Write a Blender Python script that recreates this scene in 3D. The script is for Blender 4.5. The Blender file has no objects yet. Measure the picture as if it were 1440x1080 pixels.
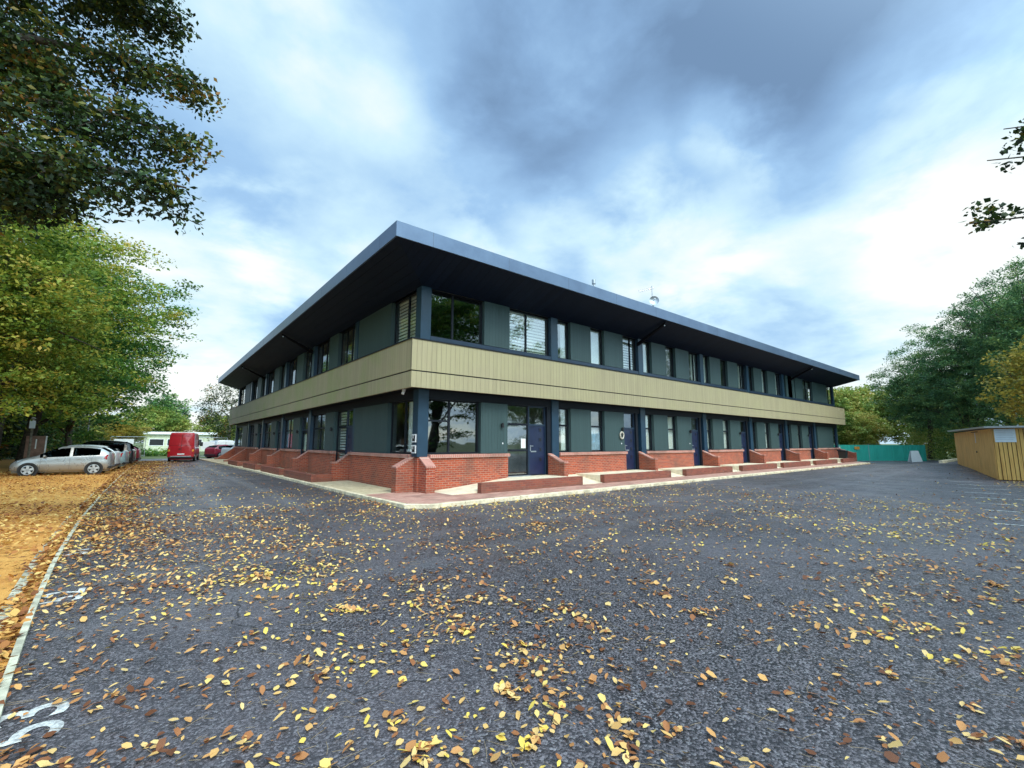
import bpy, bmesh, math, random
import numpy as np
from mathutils import Vector, Matrix
R = math.radians
S = bpy.context.scene
COL = S.collection

# ------------------------------------------------------------------ camera
cam = bpy.data.cameras.new('camera'); co = bpy.data.objects.new('camera', cam); COL.objects.link(co); S.camera = co
CX, CY, CZ = -6.347, -12.87, 1.70
PITCH, YAW, ROLL = 0.13199, 0.88759, 0.001656
fw = Vector((math.cos(YAW)*math.cos(PITCH), math.sin(YAW)*math.cos(PITCH), math.sin(PITCH)))
rt = Vector((math.sin(YAW), -math.cos(YAW), 0)); up = rt.cross(fw)
r2 = math.cos(ROLL)*rt + math.sin(ROLL)*up; u2 = -math.sin(ROLL)*rt + math.cos(ROLL)*up
m = Matrix((r2, u2, -fw)).transposed().to_4x4(); m.translation = (CX, CY, CZ); co.matrix_world = m
cam.sensor_width = 36; cam.lens = 15.653; cam.clip_start = .05; cam.clip_end = 5000

# ------------------------------------------------------------------ light
SUN_AZ, SUN_EL = (-0.05, -1.0), 48                 # sun behind the camera, through cloud
sd = Vector((SUN_AZ[0], SUN_AZ[1], 0)).normalized()*math.cos(R(SUN_EL)) + Vector((0, 0, math.sin(R(SUN_EL))))
sl = bpy.data.lights.new('sun', 'SUN'); sl.energy = 1.5; sl.angle = R(22); sl.color = (1, .91, .76)
so = bpy.data.objects.new('sun', sl); COL.objects.link(so); so.rotation_euler = sd.to_track_quat('Z', 'Y').to_euler()
S.view_settings.view_transform = 'Standard'; S.view_settings.look = 'None'
S.view_settings.exposure = 0.52; S.view_settings.gamma = 1.0; S.view_settings.use_curve_mapping = False

# ------------------------------------------------------------------ node helpers
class NT:
    def __init__(s, t): s.t = t
    def n(s, ty, ins=None, **kw):
        nd = s.t.nodes.new(ty)
        for k, v in kw.items(): setattr(nd, k, v)
        for k, v in (ins or {}).items():
            i = nd.inputs[k]
            if isinstance(v, bpy.types.NodeSocket): s.t.links.new(v, i)
            else: i.default_value = v
        return nd
    def m(s, op, a, b=None, c=None, clamp=False):
        nd = s.n('ShaderNodeMath', operation=op); nd.use_clamp = clamp
        for i, v in enumerate((a, b, c)):
            if v is None: continue
            if isinstance(v, bpy.types.NodeSocket): s.t.links.new(v, nd.inputs[i])
            else: nd.inputs[i].default_value = v
        return nd.outputs[0]
    def v(s, op, a, b=None):
        nd = s.n('ShaderNodeVectorMath', operation=op)
        for i, v in enumerate((a, b)):
            if v is None: continue
            if isinstance(v, bpy.types.NodeSocket): s.t.links.new(v, nd.inputs[i])
            else: nd.inputs[i].default_value = v
        return nd
    def mix(s, f, a, b, mode='MIX'):
        nd = s.n('ShaderNodeMix', data_type='RGBA', blend_type=mode)
        for i, v in ((0, f), (6, a), (7, b)):
            if isinstance(v, bpy.types.NodeSocket): s.t.links.new(v, nd.inputs[i])
            elif i == 0: nd.inputs[i].default_value = v
            else: nd.inputs[i].default_value = (*v, 1) if len(v) == 3 else v
        return nd.outputs[2]
    def ramp(s, f, pts, interp='LINEAR'):
        nd = s.n('ShaderNodeValToRGB'); cr = nd.color_ramp; cr.interpolation = interp
        while len(cr.elements) < len(pts): cr.elements.new(.5)
        for e, (p, c) in zip(cr.elements, pts):
            e.position = p; e.color = (*c, 1) if not isinstance(c, (int, float)) else (c, c, c, 1)
        s.t.links.new(f, nd.inputs[0]); return nd.outputs[0]
    def noise(s, vec, scale, detail=4, rough=.55, **kw):
        i = {'Scale': scale, 'Detail': detail, 'Roughness': rough}
        if vec is not None: i['Vector'] = vec
        i.update(kw)
        return s.n('ShaderNodeTexNoise', i).outputs[0]
    def map(s, x, a, b, c=0., d=1.):
        nd = s.n('ShaderNodeMapRange', {0: x, 1: a, 2: b, 3: c, 4: d}, interpolation_type='SMOOTHSTEP'); return nd.outputs[0]

# ------------------------------------------------------------------ world: broken cloud over blue
W = bpy.data.worlds.new('World'); S.world = W; W.use_nodes = True; wt = W.node_tree; wt.nodes.clear(); N = NT(wt)
sky = N.n('ShaderNodeTexSky', sky_type='NISHITA'); sky.sun_disc = False; sky.sun_elevation = R(SUN_EL)
sky.sun_rotation = math.atan2(sd.x, sd.y); sky.air_density = 1.2; sky.dust_density = 1.5
D = N.n('ShaderNodeTexCoord').outputs['Generated']
sx = N.n('ShaderNodeSeparateXYZ', {0: D}); z = N.m('MAXIMUM', sx.outputs[2], 0.0)
k = N.m('DIVIDE', 1.0, N.m('ADD', z, .22))
P = N.v('MULTIPLY', D, N.n('ShaderNodeCombineXYZ', {0: k, 1: k, 2: k}).outputs[0]).outputs[0]
n1 = N.noise(P, 1.1, 7, .52, Distortion=.35)
n2 = N.noise(N.v('ADD', P, (3.1, 7.7, 1.3)).outputs[0], 2.6, 8, .55, Distortion=.2)
def pix(x, y):                                     # a direction in the sky
    d = fw + r2*(x-720)/626.12 - u2*(y-540)/626.12; return tuple(d.normalized())
def blob(x, y, half, soft=1.0):                    # 1 at the direction, falling off with angle (wobbled by noise)
    dt = N.v('DOT_PRODUCT', D, pix(x, y)).outputs['Value']
    ang = N.m('ADD', N.m('ARCCOSINE', N.m('MINIMUM', dt, .99999)), N.m('MULTIPLY', N.m('SUBTRACT', n2, .5), .55*half/20+.12))
    return N.map(ang, R(half*1.5*soft), R(half*.35), 0, 1)
def total(*a):
    o = a[0]
    for b in a[1:]: o = N.m('ADD', o, b)
    return o
def mul(a, f): return N.m('MULTIPLY', a, f)
# value 0 = dark slate cloud / blue, 1 = white cloud
base = N.map(n1, .34, .66, .20, .56)
bright = total(mul(blob(930, 300, 12), .64), mul(blob(1180, 320, 15), .36), mul(blob(1400, 250, 13), .44), mul(blob(700, 330, 8), .30),
               mul(blob(545, 150, 5), .16), mul(blob(430, 60, 12), .30), mul(blob(250, 470, 12), .62), mul(blob(480, 380, 9), .34),
               mul(blob(1000, 160, 3.5), .22), mul(blob(1240, 520, 9), .18))
dark = total(mul(blob(900, 60, 17), .16), mul(blob(1250, 80, 20), .26), mul(blob(760, 190, 12), .18), mul(blob(1080, 180, 12), .16), mul(blob(360, 250, 13), .16),
             mul(blob(1180, 440, 7), .16), mul(blob(600, 20, 9), .10))
val = N.m('SUBTRACT', N.m('ADD', base, bright), dark)
val = N.m('ADD', val, N.m('MULTIPLY', N.m('SUBTRACT', n2, .5), .75))
val = N.m('ADD', val, N.m('MULTIPLY', N.m('SUBTRACT', N.noise(P, 7.0, 6, .6), .5), .22))
hz = N.map(z, .0, .22, 1, 0); val = N.m('ADD', val, mul(hz, .25))
cloud = N.ramp(val, [(0, (.135, .225, .365)), (.25, (.200, .335, .53)), (.5, (.29, .47, .69)), (.75, (.50, .69, .80)), (1, (.78, .82, .80))])
# the veiled sun brightens the cloud behind the camera
gl = N.map(N.v('DOT_PRODUCT', D, tuple(sd)).outputs['Value'], .25, 1.0, 0, 1)
glow = N.n('ShaderNodeMix', {0: gl, 6: (1, 1, 1, 1), 7: (7.2, 6.2, 4.9, 1)}, data_type='RGBA').outputs[2]
cloud = N.mix(1.0, cloud, glow, 'MULTIPLY')
bg1 = N.n('ShaderNodeBackground', {0: sky.outputs[0], 1: .07}); bg2 = N.n('ShaderNodeBackground', {0: cloud, 1: 1.0})
ms = N.n('ShaderNodeMixShader', {0: .88, 1: bg1.outputs[0], 2: bg2.outputs[0]})
wt.links.new(ms.outputs[0], N.n('ShaderNodeOutputWorld').inputs[0])
W.cycles.sampling_method = 'MANUAL'; W.cycles.sample_map_resolution = 512

# ------------------------------------------------------------------ materials
def mat(name):
    m = bpy.data.materials.new(name); m.use_nodes = True; t = m.node_tree; t.nodes.clear(); N = NT(t)
    o = N.n('ShaderNodeOutputMaterial'); return m, N, o
def pbr(N, o, col, rough=.6, metal=0, spec=.5, bump=None, bs=.3, bd=.02, coat=0):
    p = N.n('ShaderNodeBsdfPrincipled', {'Roughness': rough, 'Metallic': metal, 'Specular IOR Level': spec, 'Coat Weight': coat})
    if isinstance(col, bpy.types.NodeSocket): N.t.links.new(col, p.inputs[0])
    else: p.inputs[0].default_value = (*col, 1)
    if bump is not None:
        b = N.n('ShaderNodeBump', {'Height': bump, 'Strength': bs, 'Distance': bd}); N.t.links.new(b.outputs[0], p.inputs['Normal'])
    N.t.links.new(p.outputs[0], o.inputs[0]); return p
def plain(name, col, rough=.6, metal=0, var=.15, scale=3, coat=0, spec=.5):
    m, N, o = mat(name); g = N.n('ShaderNodeNewGeometry').outputs['Position']
    n = N.noise(g, scale, 5, .6); c = N.mix(N.map(n, .3, .7), tuple(v*(1-var) for v in col), tuple(min(1, v*(1+var)) for v in col))
    rr = N.m('ADD', rough-.06, N.m('MULTIPLY', n, .12)); p = pbr(N, o, c, .5, metal, spec, coat=coat); N.t.links.new(rr, p.inputs['Roughness']); return m
M = {}
def boards(name, col, axis, pitch, rough=.6, gap=.045, dark=.62, vary=.10, grime=None, depth=.01, spec=.5):
    m, N, o = mat(name); g = N.n('ShaderNodeNewGeometry').outputs['Position']; s = N.n('ShaderNodeSeparateXYZ', {0: g})
    u = N.m('DIVIDE', s.outputs[axis], pitch); fr = N.m('FRACT', u); ed = N.m('MINIMUM', fr, N.m('SUBTRACT', 1, fr))
    gr = N.map(ed, gap*.3, gap, 0, 1)
    wn = N.n('ShaderNodeTexWhiteNoise', {1: N.m('FLOOR', u)}, noise_dimensions='1D').outputs[0]
    st = N.v('MULTIPLY', g, (1, 1, .12)).outputs[0]; fine = N.noise(st, 22, 4, .6); big = N.noise(g, .55, 4, .6)
    f = N.m('ADD', N.m('MULTIPLY', wn, .6), N.m('MULTIPLY', fine, .5), clamp=True)
    c = N.mix(f, tuple(v*(1-vary) for v in col), tuple(v*(1+vary) for v in col))
    if grime: c = N.mix(N.map(N.m('ADD', big, N.m('MULTIPLY', fine, .2)), .52, .75, 0, .55), c, grime)
    sk = N.noise(N.v('MULTIPLY', g, (3.2, 3.2, .10)).outputs[0], 3.0, 5, .7); c = N.mix(N.map(sk, .50, .74, 0, .38), c, tuple(v*.50 for v in col)); c = N.mix(N.map(sk, .46, .28, 0, .22), c, tuple(min(1, v*1.5+.02) for v in col))
    c = N.mix(gr, tuple(v*dark for v in col), c)
    pbr(N, o, c, rough, bump=gr, bs=.8, bd=depth, spec=spec); return m
CB = (.37, .315, .185)
M['band_x'] = boards('cladding_sand_boards', CB, 0, .18, grime=(.40, .355, .19), vary=.08)
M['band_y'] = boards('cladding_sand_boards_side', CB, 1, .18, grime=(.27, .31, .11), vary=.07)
PB = (.038, .072, .074)
M['panel_x'] = boards('panel_green_grey_boards', PB, 0, .145, rough=.5, dark=.6, vary=.08)
M['panel_y'] = boards('panel_green_grey_boards_side', PB, 1, .145, rough=.5, dark=.6, vary=.08)
M['navy'] = plain('dark_blue_steel', (.016, .034, .065), .38, 0, .12)
M['post'] = plain('post_blue_paint', (.016, .045, .080), .35, 0, .1)
M['frame'] = plain('window_frame_dark', (.009, .012, .019), .5, spec=.25)
M['soffit'] = boards('soffit_dark_boards', (.005, .012, .030), 0, .3, spec=.15, rough=.6, gap=.03, dark=.4, vary=.25)
M['under'] = plain('lower_soffit_dark', (.006, .006, .009), .75, spec=.1)
M['door'] = plain('door_navy_paint', (.010, .018, .055), .35, coat=.15)
M['black'] = plain('black_plastic', (.012, .012, .014), .4)
M['white'] = plain('white_paint', (.75, .76, .76), .5, var=.05)
M['paper'] = plain('white_notice', (.72, .80, .84), .6, var=.04)
M['steel'] = plain('galvanised_steel', (.42, .44, .46), .35, .7)
M['interior'] = plain('interior_plaster', (.30, .32, .31), .8)
M['floorin'] = plain('interior_floor', (.10, .09, .08), .7)
M['curtain'] = plain('pale_curtain', (.86, .90, .86), .8, var=.06, scale=9)
M['bluecurtain'] = plain('pale_blue_curtain', (.42, .60, .75), .8, var=.2, scale=6)
M['concrete'] = plain('pale_concrete', (.76, .66, .48), .8, var=.14, scale=4)
M['kerb'] = plain('kerb_concrete', (.72, .61, .42), .8, var=.28, scale=5)
M['kerb_green'] = plain('kerb_concrete_mossy', (.46, .44, .33), .85, var=.38, scale=6)
M['bark'] = plain('bark_grey_brown', (.065, .052, .040), .9, var=.5, scale=8)
M['bark_pale'] = plain('bark_pale', (.20, .18, .14), .9, var=.4, scale=6)
# fascia: folded sheet with joints
def fascia(name, axis):
    m, N, o = mat(name); g = N.n('ShaderNodeNewGeometry').outputs['Position']; s = N.n('ShaderNodeSeparateXYZ', {0: g})
    fr = N.m('FRACT', N.m('DIVIDE', s.outputs[axis], 3.0)); j = N.map(fr, .002, .008, 0, 1)
    n = N.noise(g, .8, 5, .6); c = N.mix(N.map(n, .3, .7), (.085, .125, .20), (.115, .165, .25)); c = N.mix(j, (.07, .09, .13), c)
    pbr(N, o, c, .32, .35, bump=j, bs=.5); return m
M['fascia_x'] = fascia('fascia_blue_grey_sheet', 0); M['fascia_y'] = fascia('fascia_blue_grey_sheet_side', 1)
def brick(name, c1, c2, mortar, axis, w=.225, h=.075, rough=.85, ms=.011):
    m, N, o = mat(name); g = N.n('ShaderNodeNewGeometry').outputs['Position']; s = N.n('ShaderNodeSeparateXYZ', {0: g})
    if axis == 'z': vec = N.n('ShaderNodeCombineXYZ', {0: s.outputs[0], 1: s.outputs[1], 2: 0}).outputs[0]
    else: vec = N.n('ShaderNodeCombineXYZ', {0: N.m('ADD', s.outputs[0], s.outputs[1]), 1: s.outputs[2], 2: 0}).outputs[0]
    b = N.n('ShaderNodeTexBrick', {'Vector': vec, 'Color1': (*c1, 1), 'Color2': (*c2, 1), 'Mortar': (*mortar, 1), 'Scale': 1, 'Mortar Size': ms,
            'Brick Width': w, 'Row Height': h, 'Mortar Smooth': .2, 'Bias': 0})
    n = N.noise(g, 30, 5, .6); big = N.noise(g, 1.3, 4, .6)
    c = N.mix(N.map(n, .3, .7, 0, .35), b.outputs[0], tuple(v*.55 for v in c1)); c = N.mix(N.map(big, .42, .72, 0, .5), c, (.13, .075, .055)); fz = N.map(N.m('ADD', s.outputs[2], N.m('MULTIPLY', big, .35)), .45, .18, 0, .45); c = N.mix(fz, c, (.10, .085, .055)) if axis != 'z' else c; c = N.mix(N.map(N.noise(g, 4.5, 5, .7), .62, .78, 0, .4), c, (.55, .42, .34))
    pbr(N, o, c, rough, bump=N.m('SUBTRACT', N.m('MULTIPLY', n, .3), b.outputs[1]), bs=.6, bd=.008); return m
M['brick'] = brick('red_brick', (.52, .088, .030), (.27, .040, .022), (.42, .24, .17), 'v')
M['brick_low'] = brick('red_brick_low_wall', (.34, .09, .05), (.21, .055, .038), (.26, .14, .11), 'v', ms=.006)
M['coping'] = brick('brick_on_edge_coping', (.56, .22, .17), (.48, .17, .13), (.62, .44, .36), 'v', w=.075, h=.4, ms=.012)
M['paver'] = brick('brick_pavers', (.62, .34, .26), (.46, .20, .155), (.52, .40, .32), 'z', w=.21, h=.105, ms=.006)
def asphalt():
    m, N, o = mat('asphalt'); g = N.n('ShaderNodeNewGeometry').outputs['Position']; sp_ = N.n('ShaderNodeSeparateXYZ', {0: g})
    v = N.n('ShaderNodeTexVoronoi', {'Vector': g, 'Scale': 66, 'Randomness': 1}); f = N.noise(g, 55, 4, .75)
    big = N.noise(g, .22, 5, .6); big2 = N.noise(g, 1.1, 5, .65); mid = N.noise(g, 5.5, 5, .7); rc = N.n('ShaderNodeSeparateColor', {0: v.outputs['Color']})
    st = N.map(rc.outputs[0], .15, 1.0, 0, 1)
    c = N.mix(st, (.005, .0045, .006), (.200, .178, .195)); c = N.mix(N.map(f, .42, .64), c, (.006, .006, .009))
    c = N.mix(N.map(rc.outputs[1], .88, .97, 0, .45), c, (.36, .35, .37))
    c = N.mix(N.map(big, .38, .68, 0, .55), c, (.145, .130, .145)); c = N.mix(N.map(big2, .5, .78, 0, .6), c, (.018, .018, .024)); c = N.mix(N.map(mid, .56, .8, 0, .45), c, (.05, .042, .034))
    # tyre-worn lane polished along the long side, and round the corner
    dy = N.m('ADD', sp_.outputs[1], N.m('MULTIPLY', N.m('SUBTRACT', big2, .5), 1.2))
    for y0, w in ((-5.2, .35), (-6.9, .35)): t_ = N.map(N.m('ABSOLUTE', N.m('SUBTRACT', dy, y0)), w, w*.2, 0, .22); c = N.mix(t_, c, (.17, .168, .185))
    dx = N.m('ADD', sp_.outputs[0], N.m('MULTIPLY', N.m('SUBTRACT', big2, .5), 1.0))
    for x0, w in ((-3.0, .35), (-4.7, .35)): t_ = N.map(N.m('ABSOLUTE', N.m('SUBTRACT', dx, x0)), w, w*.2, 0, .3); c = N.mix(N.m('MULTIPLY', t_, N.map(sp_.outputs[1], -4, 2, 0, 1)), c, (.20, .20, .21))
    # hairline cracks
    cv = N.v('ADD', g, N.v('MULTIPLY', N.n('ShaderNodeTexNoise', {'Vector': g, 'Scale': 1.6, 'Detail': 5}).outputs[1], (.5, .5, .5)).outputs[0]).outputs[0]
    ck = N.n('ShaderNodeTexVoronoi', {'Vector': cv, 'Scale': .30}, feature='DISTANCE_TO_EDGE').outputs[0]
    ckm = N.m('MULTIPLY', N.map(ck, .0035, .0010, 0, 1), N.map(big, .48, .60, 0, 1)); c = N.mix(N.m('MULTIPLY', ckm, .8), c, (.006, .006, .007))
    h = N.m('ADD', N.m('MULTIPLY', v.outputs['Distance'], -.8), N.m('MULTIPLY', f, .6)); h = N.m('SUBTRACT', h, ckm)
    p = pbr(N, o, c, .6, bump=h, bs=.75, bd=.010); N.t.links.new(N.map(big2, .3, .7, .34, .58), p.inputs['Roughness']); return m
M['asphalt'] = asphalt()
def ground_mat(name, cols, sc=1.2, fine=14, bd=.03):
    m, N, o = mat(name); g = N.n('ShaderNodeNewGeometry').outputs['Position']
    a = N.noise(g, sc, 6, .65); b = N.noise(g, fine, 5, .7)
    f = N.m('ADD', N.m('MULTIPLY', a, .6), N.m('MULTIPLY', b, .4)); c = N.ramp(f, [(.32+.36*i/(len(cols)-1), c) for i, c in enumerate(cols)])
    pbr(N, o, c, .9, bump=b, bs=.7, bd=bd); return m
M['lot'] = ground_mat('leaf_stained_gravel', [(.28, .10, .025), (.56, .25, .045), (.64, .33, .075), (.48, .19, .04)], .8, 30, .015)
M['gravel'] = ground_mat('pale_gravel', [(.30, .24, .15), (.60, .50, .32), (.74, .64, .44)], 5, 60, .02)
M['grass'] = ground_mat('rough_grass', [(.05, .07, .02), (.09, .12, .035), (.13, .13, .04)], .3, 9)
def glass(name, tint=(.75, .85, .85), refl=.25, dark=0):
    m, N, o = mat(name); tr = N.n('ShaderNodeBsdfTransparent', {0: (*tint, 1)})
    g = N.n('ShaderNodeNewGeometry').outputs['Position']; n = N.noise(g, 1.1, 2, .5); bp = N.n('ShaderNodeBump', {'Height': n, 'Strength': .08, 'Distance': .05})
    gl = N.n('ShaderNodeBsdfGlossy', {'Roughness': .02, 'Normal': bp.outputs[0]}); fr = N.n('ShaderNodeFresnel', {'IOR': 1.6})
    f = N.m('ADD', N.m('MULTIPLY', fr.outputs[0], 1.0-refl), refl, clamp=True)
    f = N.m('MULTIPLY', f, N.m('SUBTRACT', 1.0, N.n('ShaderNodeNewGeometry').outputs['Backfacing']))
    ms = N.n('ShaderNodeMixShader', {0: f, 1: tr.outputs[0], 2: gl.outputs[0]}); N.t.links.new(ms.outputs[0], o.inputs[0]); return m
M['glass'] = glass('window_glass', tint=(.94, .97, .96), refl=.22); M['glass_dark'] = glass('tinted_glass', (.22, .26, .30), .13)
M['carglass'] = glass('car_glass', (.20, .26, .28), .30)
def leafmat(name, cols, trans=.35, clump=.5, rough=.55, spread=1.0):
    m, N, o = mat(name); a = N.n('ShaderNodeAttribute', attribute_name='rnd').outputs['Fac']; g = N.n('ShaderNodeNewGeometry').outputs['Position']
    big = N.map(N.noise(g, clump, 3, .6), .3, .7, -.28, .28); f = N.m('ADD', N.m('MULTIPLY', a, spread), big, clamp=True)
    c = N.ramp(f, [(i/(len(cols)-1), c) for i, c in enumerate(cols)])
    d = N.n('ShaderNodeBsdfPrincipled', {'Base Color': c, 'Roughness': rough, 'Specular IOR Level': .35}); t = N.n('ShaderNodeBsdfTranslucent', {0: c})
    ms = N.n('ShaderNodeMixShader', {0: trans, 1: d.outputs[0], 2: t.outputs[0]}); N.t.links.new(ms.outputs[0], o.inputs[0]); return m
M['leaf_dark'] = leafmat('leaves_dark_green', [(.006, .015, .006), (.011, .028, .009), (.026, .062, .015), (.014, .03, .011), (.06, .12, .02), (.16, .15, .02), (.26, .12, .02)], .22)
M['leaf_yel'] = leafmat('leaves_yellow_green', [(.04, .09, .015), (.09, .17, .02), (.16, .25, .03), (.25, .31, .04), (.38, .37, .05), (.46, .34, .06)], .38)
M['leaf_mid'] = leafmat('leaves_mid_green', [(.03, .08, .02), (.06, .17, .04), (.10, .25, .05), (.17, .32, .045), (.30, .36, .05)], .4)
M['pine'] = leafmat('pine_needles', [(.025, .07, .03), (.055, .14, .055), (.10, .22, .075), (.16, .28, .08), (.26, .33, .08)], .22, .7)
M['leaf_gold'] = leafmat('leaves_gold', [(.14, .15, .03), (.30, .26, .04), (.42, .32, .05), (.50, .30, .05)], .4)
M['leaf_bank'] = leafmat('leaves_bank', [(.07, .13, .025), (.14, .23, .04), (.24, .31, .06), (.34, .35, .07), (.42, .32, .08)], .3, .3)
LG = [(.14, .05, .02), (.34, .13, .045), (.56, .27, .09), (.72, .43, .14), (.76, .54, .22), (.80, .57, .10)]
M['litter'] = leafmat('fallen_leaves_mixed', LG, .1, .25, .6, 1.0)
M['litter_brown'] = leafmat('fallen_leaves_brown', [(.14, .05, .02), (.28, .10, .03), (.46, .19, .05), (.60, .32, .08), (.70, .48, .16)], .1, .3, .7)
def onecol(name, c):
    m, N, o = mat(name); g = N.n('ShaderNodeNewGeometry').outputs['Position']; oi = N.n('ShaderNodeObjectInfo').outputs['Random']
    n = N.noise(g, 45, 4, .6); cc = N.mix(N.map(n, .4, .72), c, tuple(v*.55 for v in c)); cc = N.mix(N.m('MULTIPLY', oi, .35), cc, (.45, .22, .06))
    pbr(N, o, cc, .55, bump=n, bs=.3, bd=.003); return m
LEAFC = {'yellow': (.80, .56, .07), 'pale': (.78, .57, .27), 'brown': (.31, .12, .05), 'orange': (.70, .36, .10)}
for kk, vv in LEAFC.items(): M['fall_'+kk] = onecol('fallen_leaf_'+kk, vv)
# wood of the bin store
def wood():
    m, N, o = mat('bin_store_timber'); g = N.n('ShaderNodeTexCoord').outputs['Object']
    s = N.v('MULTIPLY', g, (7, 7, .5)).outputs[0]; n = N.noise(s, 1.6, 6, .65, Distortion=.5); b = N.noise(g, .9, 4, .6)
    c = N.ramp(n, [(.3, (.50, .25, .06)), (.5, (.76, .44, .12)), (.7, (.84, .54, .17))]); c = N.mix(N.map(b, .45, .75, 0, .35), c, (.48, .29, .08))
    pbr(N, o, c, .7, bump=n, bs=.3, bd=.006); return m
M['wood'] = wood(); M['wood_dark'] = plain('gap_dark_timber', (.05, .03, .012), .8)
def paint(name, c, rough=.3): return plain(name, c, rough, .0, .04, 2, coat=.6)
M['silver'] = plain('silver_car_paint', (.36, .37, .37), .28, .45, .04, coat=.7); M['carwhite'] = paint('white_car_paint', (.72, .74, .74))
M['carblack'] = paint('black_car_paint', (.012, .012, .015)); M['carred'] = paint('dark_red_car_paint', (.30, .02, .04)); M['vanred'] = paint('red_van_paint', (.50, .018, .028))
M['teal'] = paint('grey_teal_car_paint', (.22, .31, .33)); M['tyre'] = plain('tyre_rubber', (.014, .014, .014), .85); M['rim'] = plain('alloy_rim', (.52, .54, .56), .3, .8)
M['tail'] = plain('red_lamp_glass', (.42, .01, .015), .15, coat=1); M['amber'] = plain('amber_lamp_glass', (.75, .30, .03), .2, coat=1); M['head'] = plain('headlamp_glass', (.30, .36, .42), .1, .3, coat=1)
M['green_net'] = boards('green_debris_netting', (.03, .46, .35), 1, 1.1, rough=.7, gap=.02, dark=.8, vary=.22, depth=.02)
M['paintline'] = ground_mat('worn_white_road_paint', [(.05, .05, .055), (.34, .34, .33), (.70, .70, .66), (.74, .74, .70)], 4, 45, .003)
M['cream'] = plain('cream_render', (.52, .54, .38), .8); M['wreath'] = plain('wreath_pale', (.55, .50, .42), .8, var=.4, scale=60)

# ------------------------------------------------------------------ mesh builder
class MB:
    def __init__(s): s.v = []; s.f = []; s.mi = []; s.cur = 0
    def face(s, idx): s.f.append(idx); s.mi.append(s.cur)
    def box(s, x0, x1, y0, y1, z0, z1):
        b = len(s.v); s.v += [(x, y, z) for z in (z0, z1) for x, y in ((x0, y0), (x1, y0), (x1, y1), (x0, y1))]
        for q in ((3, 2, 1, 0), (4, 5, 6, 7), (0, 1, 5, 4), (1, 2, 6, 5), (2, 3, 7, 6), (3, 0, 4, 7)): s.face(tuple(b+i for i in q))
        return s
    def hexa(s, pts):                                # 8 points: bottom ring then top ring
        b = len(s.v); s.v += [tuple(p) for p in pts]
        for q in ((3, 2, 1, 0), (4, 5, 6, 7), (0, 1, 5, 4), (1, 2, 6, 5), (2, 3, 7, 6), (3, 0, 4, 7)): s.face(tuple(b+i for i in q))
        return s
    def prism(s, pts, off):                          # polygon (3-D points) swept by off
        b = len(s.v); n = len(pts); s.v += [tuple(p) for p in pts] + [tuple(Vector(p)+Vector(off)) for p in pts]
        s.face(tuple(range(b, b+n))); s.face(tuple(range(b+2*n-1, b+n-1, -1)))
        for i in range(n): s.face((b+i, b+(i+1) % n, b+n+(i+1) % n, b+n+i))
        return s
    def tube(s, p0, p1, r0, r1=None, n=8, cap=True):
        r1 = r0 if r1 is None else r1; p0, p1 = Vector(p0), Vector(p1); d = (p1-p0).normalized(); a = d.orthogonal().normalized(); c = d.cross(a); b = len(s.v)
        for p, r in ((p0, r0), (p1, r1)):
            for i in range(n): t = 2*math.pi*i/n; s.v.append(tuple(p+(a*math.cos(t)+c*math.sin(t))*r))
        for i in range(n): s.face((b+i, b+(i+1) % n, b+n+(i+1) % n, b+n+i))
        if cap: s.face(tuple(range(b+n-1, b-1, -1))); s.face(tuple(range(b+n, b+2*n)))
        return s
    def path(s, pts, rs, n=8):
        pts = [Vector(p) for p in pts]; b = len(s.v); a = (pts[1]-pts[0]).orthogonal().normalized()
        for i, (p, r) in enumerate(zip(pts, rs)):
            d = (pts[min(i+1, len(pts)-1)]-pts[max(i-1, 0)]).normalized(); a = (a-d*a.dot(d)).normalized(); c = d.cross(a)
            for j in range(n): t = 2*math.pi*j/n; s.v.append(tuple(p+(a*math.cos(t)+c*math.sin(t))*r))
        for i in range(len(pts)-1):
            for j in range(n): s.face((b+i*n+j, b+i*n+(j+1) % n, b+(i+1)*n+(j+1) % n, b+(i+1)*n+j))
        s.face(tuple(range(b+n-1, b-1, -1))); e = b+(len(pts)-1)*n; s.face(tuple(range(e, e+n))); return s
    def build(s, name, mats, parent=None, bevel=0, smooth=False, recalc=True):
        used = sorted({i for f in s.f for i in f})
        if len(used) < len(s.v): mp = {o_: n_ for n_, o_ in enumerate(used)}; s.v = [s.v[i] for i in used]; s.f = [tuple(mp[i] for i in f) for f in s.f]
        me = bpy.data.meshes.new(name); me.from_pydata(s.v, [], s.f)
        mats = mats if isinstance(mats, (list, tuple)) else [mats]
        for m_ in mats: me.materials.append(M[m_] if isinstance(m_, str) else m_)
        if len(mats) > 1: me.polygons.foreach_set('material_index', s.mi)
        if recalc:
            bm = bmesh.new(); bm.from_mesh(me); bmesh.ops.recalc_face_normals(bm, faces=bm.faces)
            if bevel: bmesh.ops.bevel(bm, geom=bm.edges[:], offset=bevel, segments=1, affect='EDGES', clamp_overlap=True)
            bm.to_mesh(me); bm.free()
        if smooth: me.polygons.foreach_set('use_smooth', [True]*len(me.polygons))
        me.update(); o = bpy.data.objects.new(name, me); COL.objects.link(o)
        if parent: o.parent = parent
        return o
def tag(o, label=None, cat=None, group=None, kind=None):
    if label: o['label'] = label
    if cat: o['category'] = cat
    if group: o['group'] = group
    if kind: o['kind'] = kind
    return o
def empty(name, loc, label, cat, group=None, rz=0):
    o = bpy.data.objects.new(name, None); COL.objects.link(o); o.location = loc; o.rotation_euler = (0, 0, rz); o.empty_display_size = .3
    return tag(o, label, cat, group)
def copy_tree(o, parent=None):
    c = o.copy(); COL.objects.link(c)
    if parent is not None: c.parent = parent
    for ch in list(o.children): copy_tree(ch, c)
    return c
def struct(o): o['kind'] = 'structure'; return o

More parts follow.
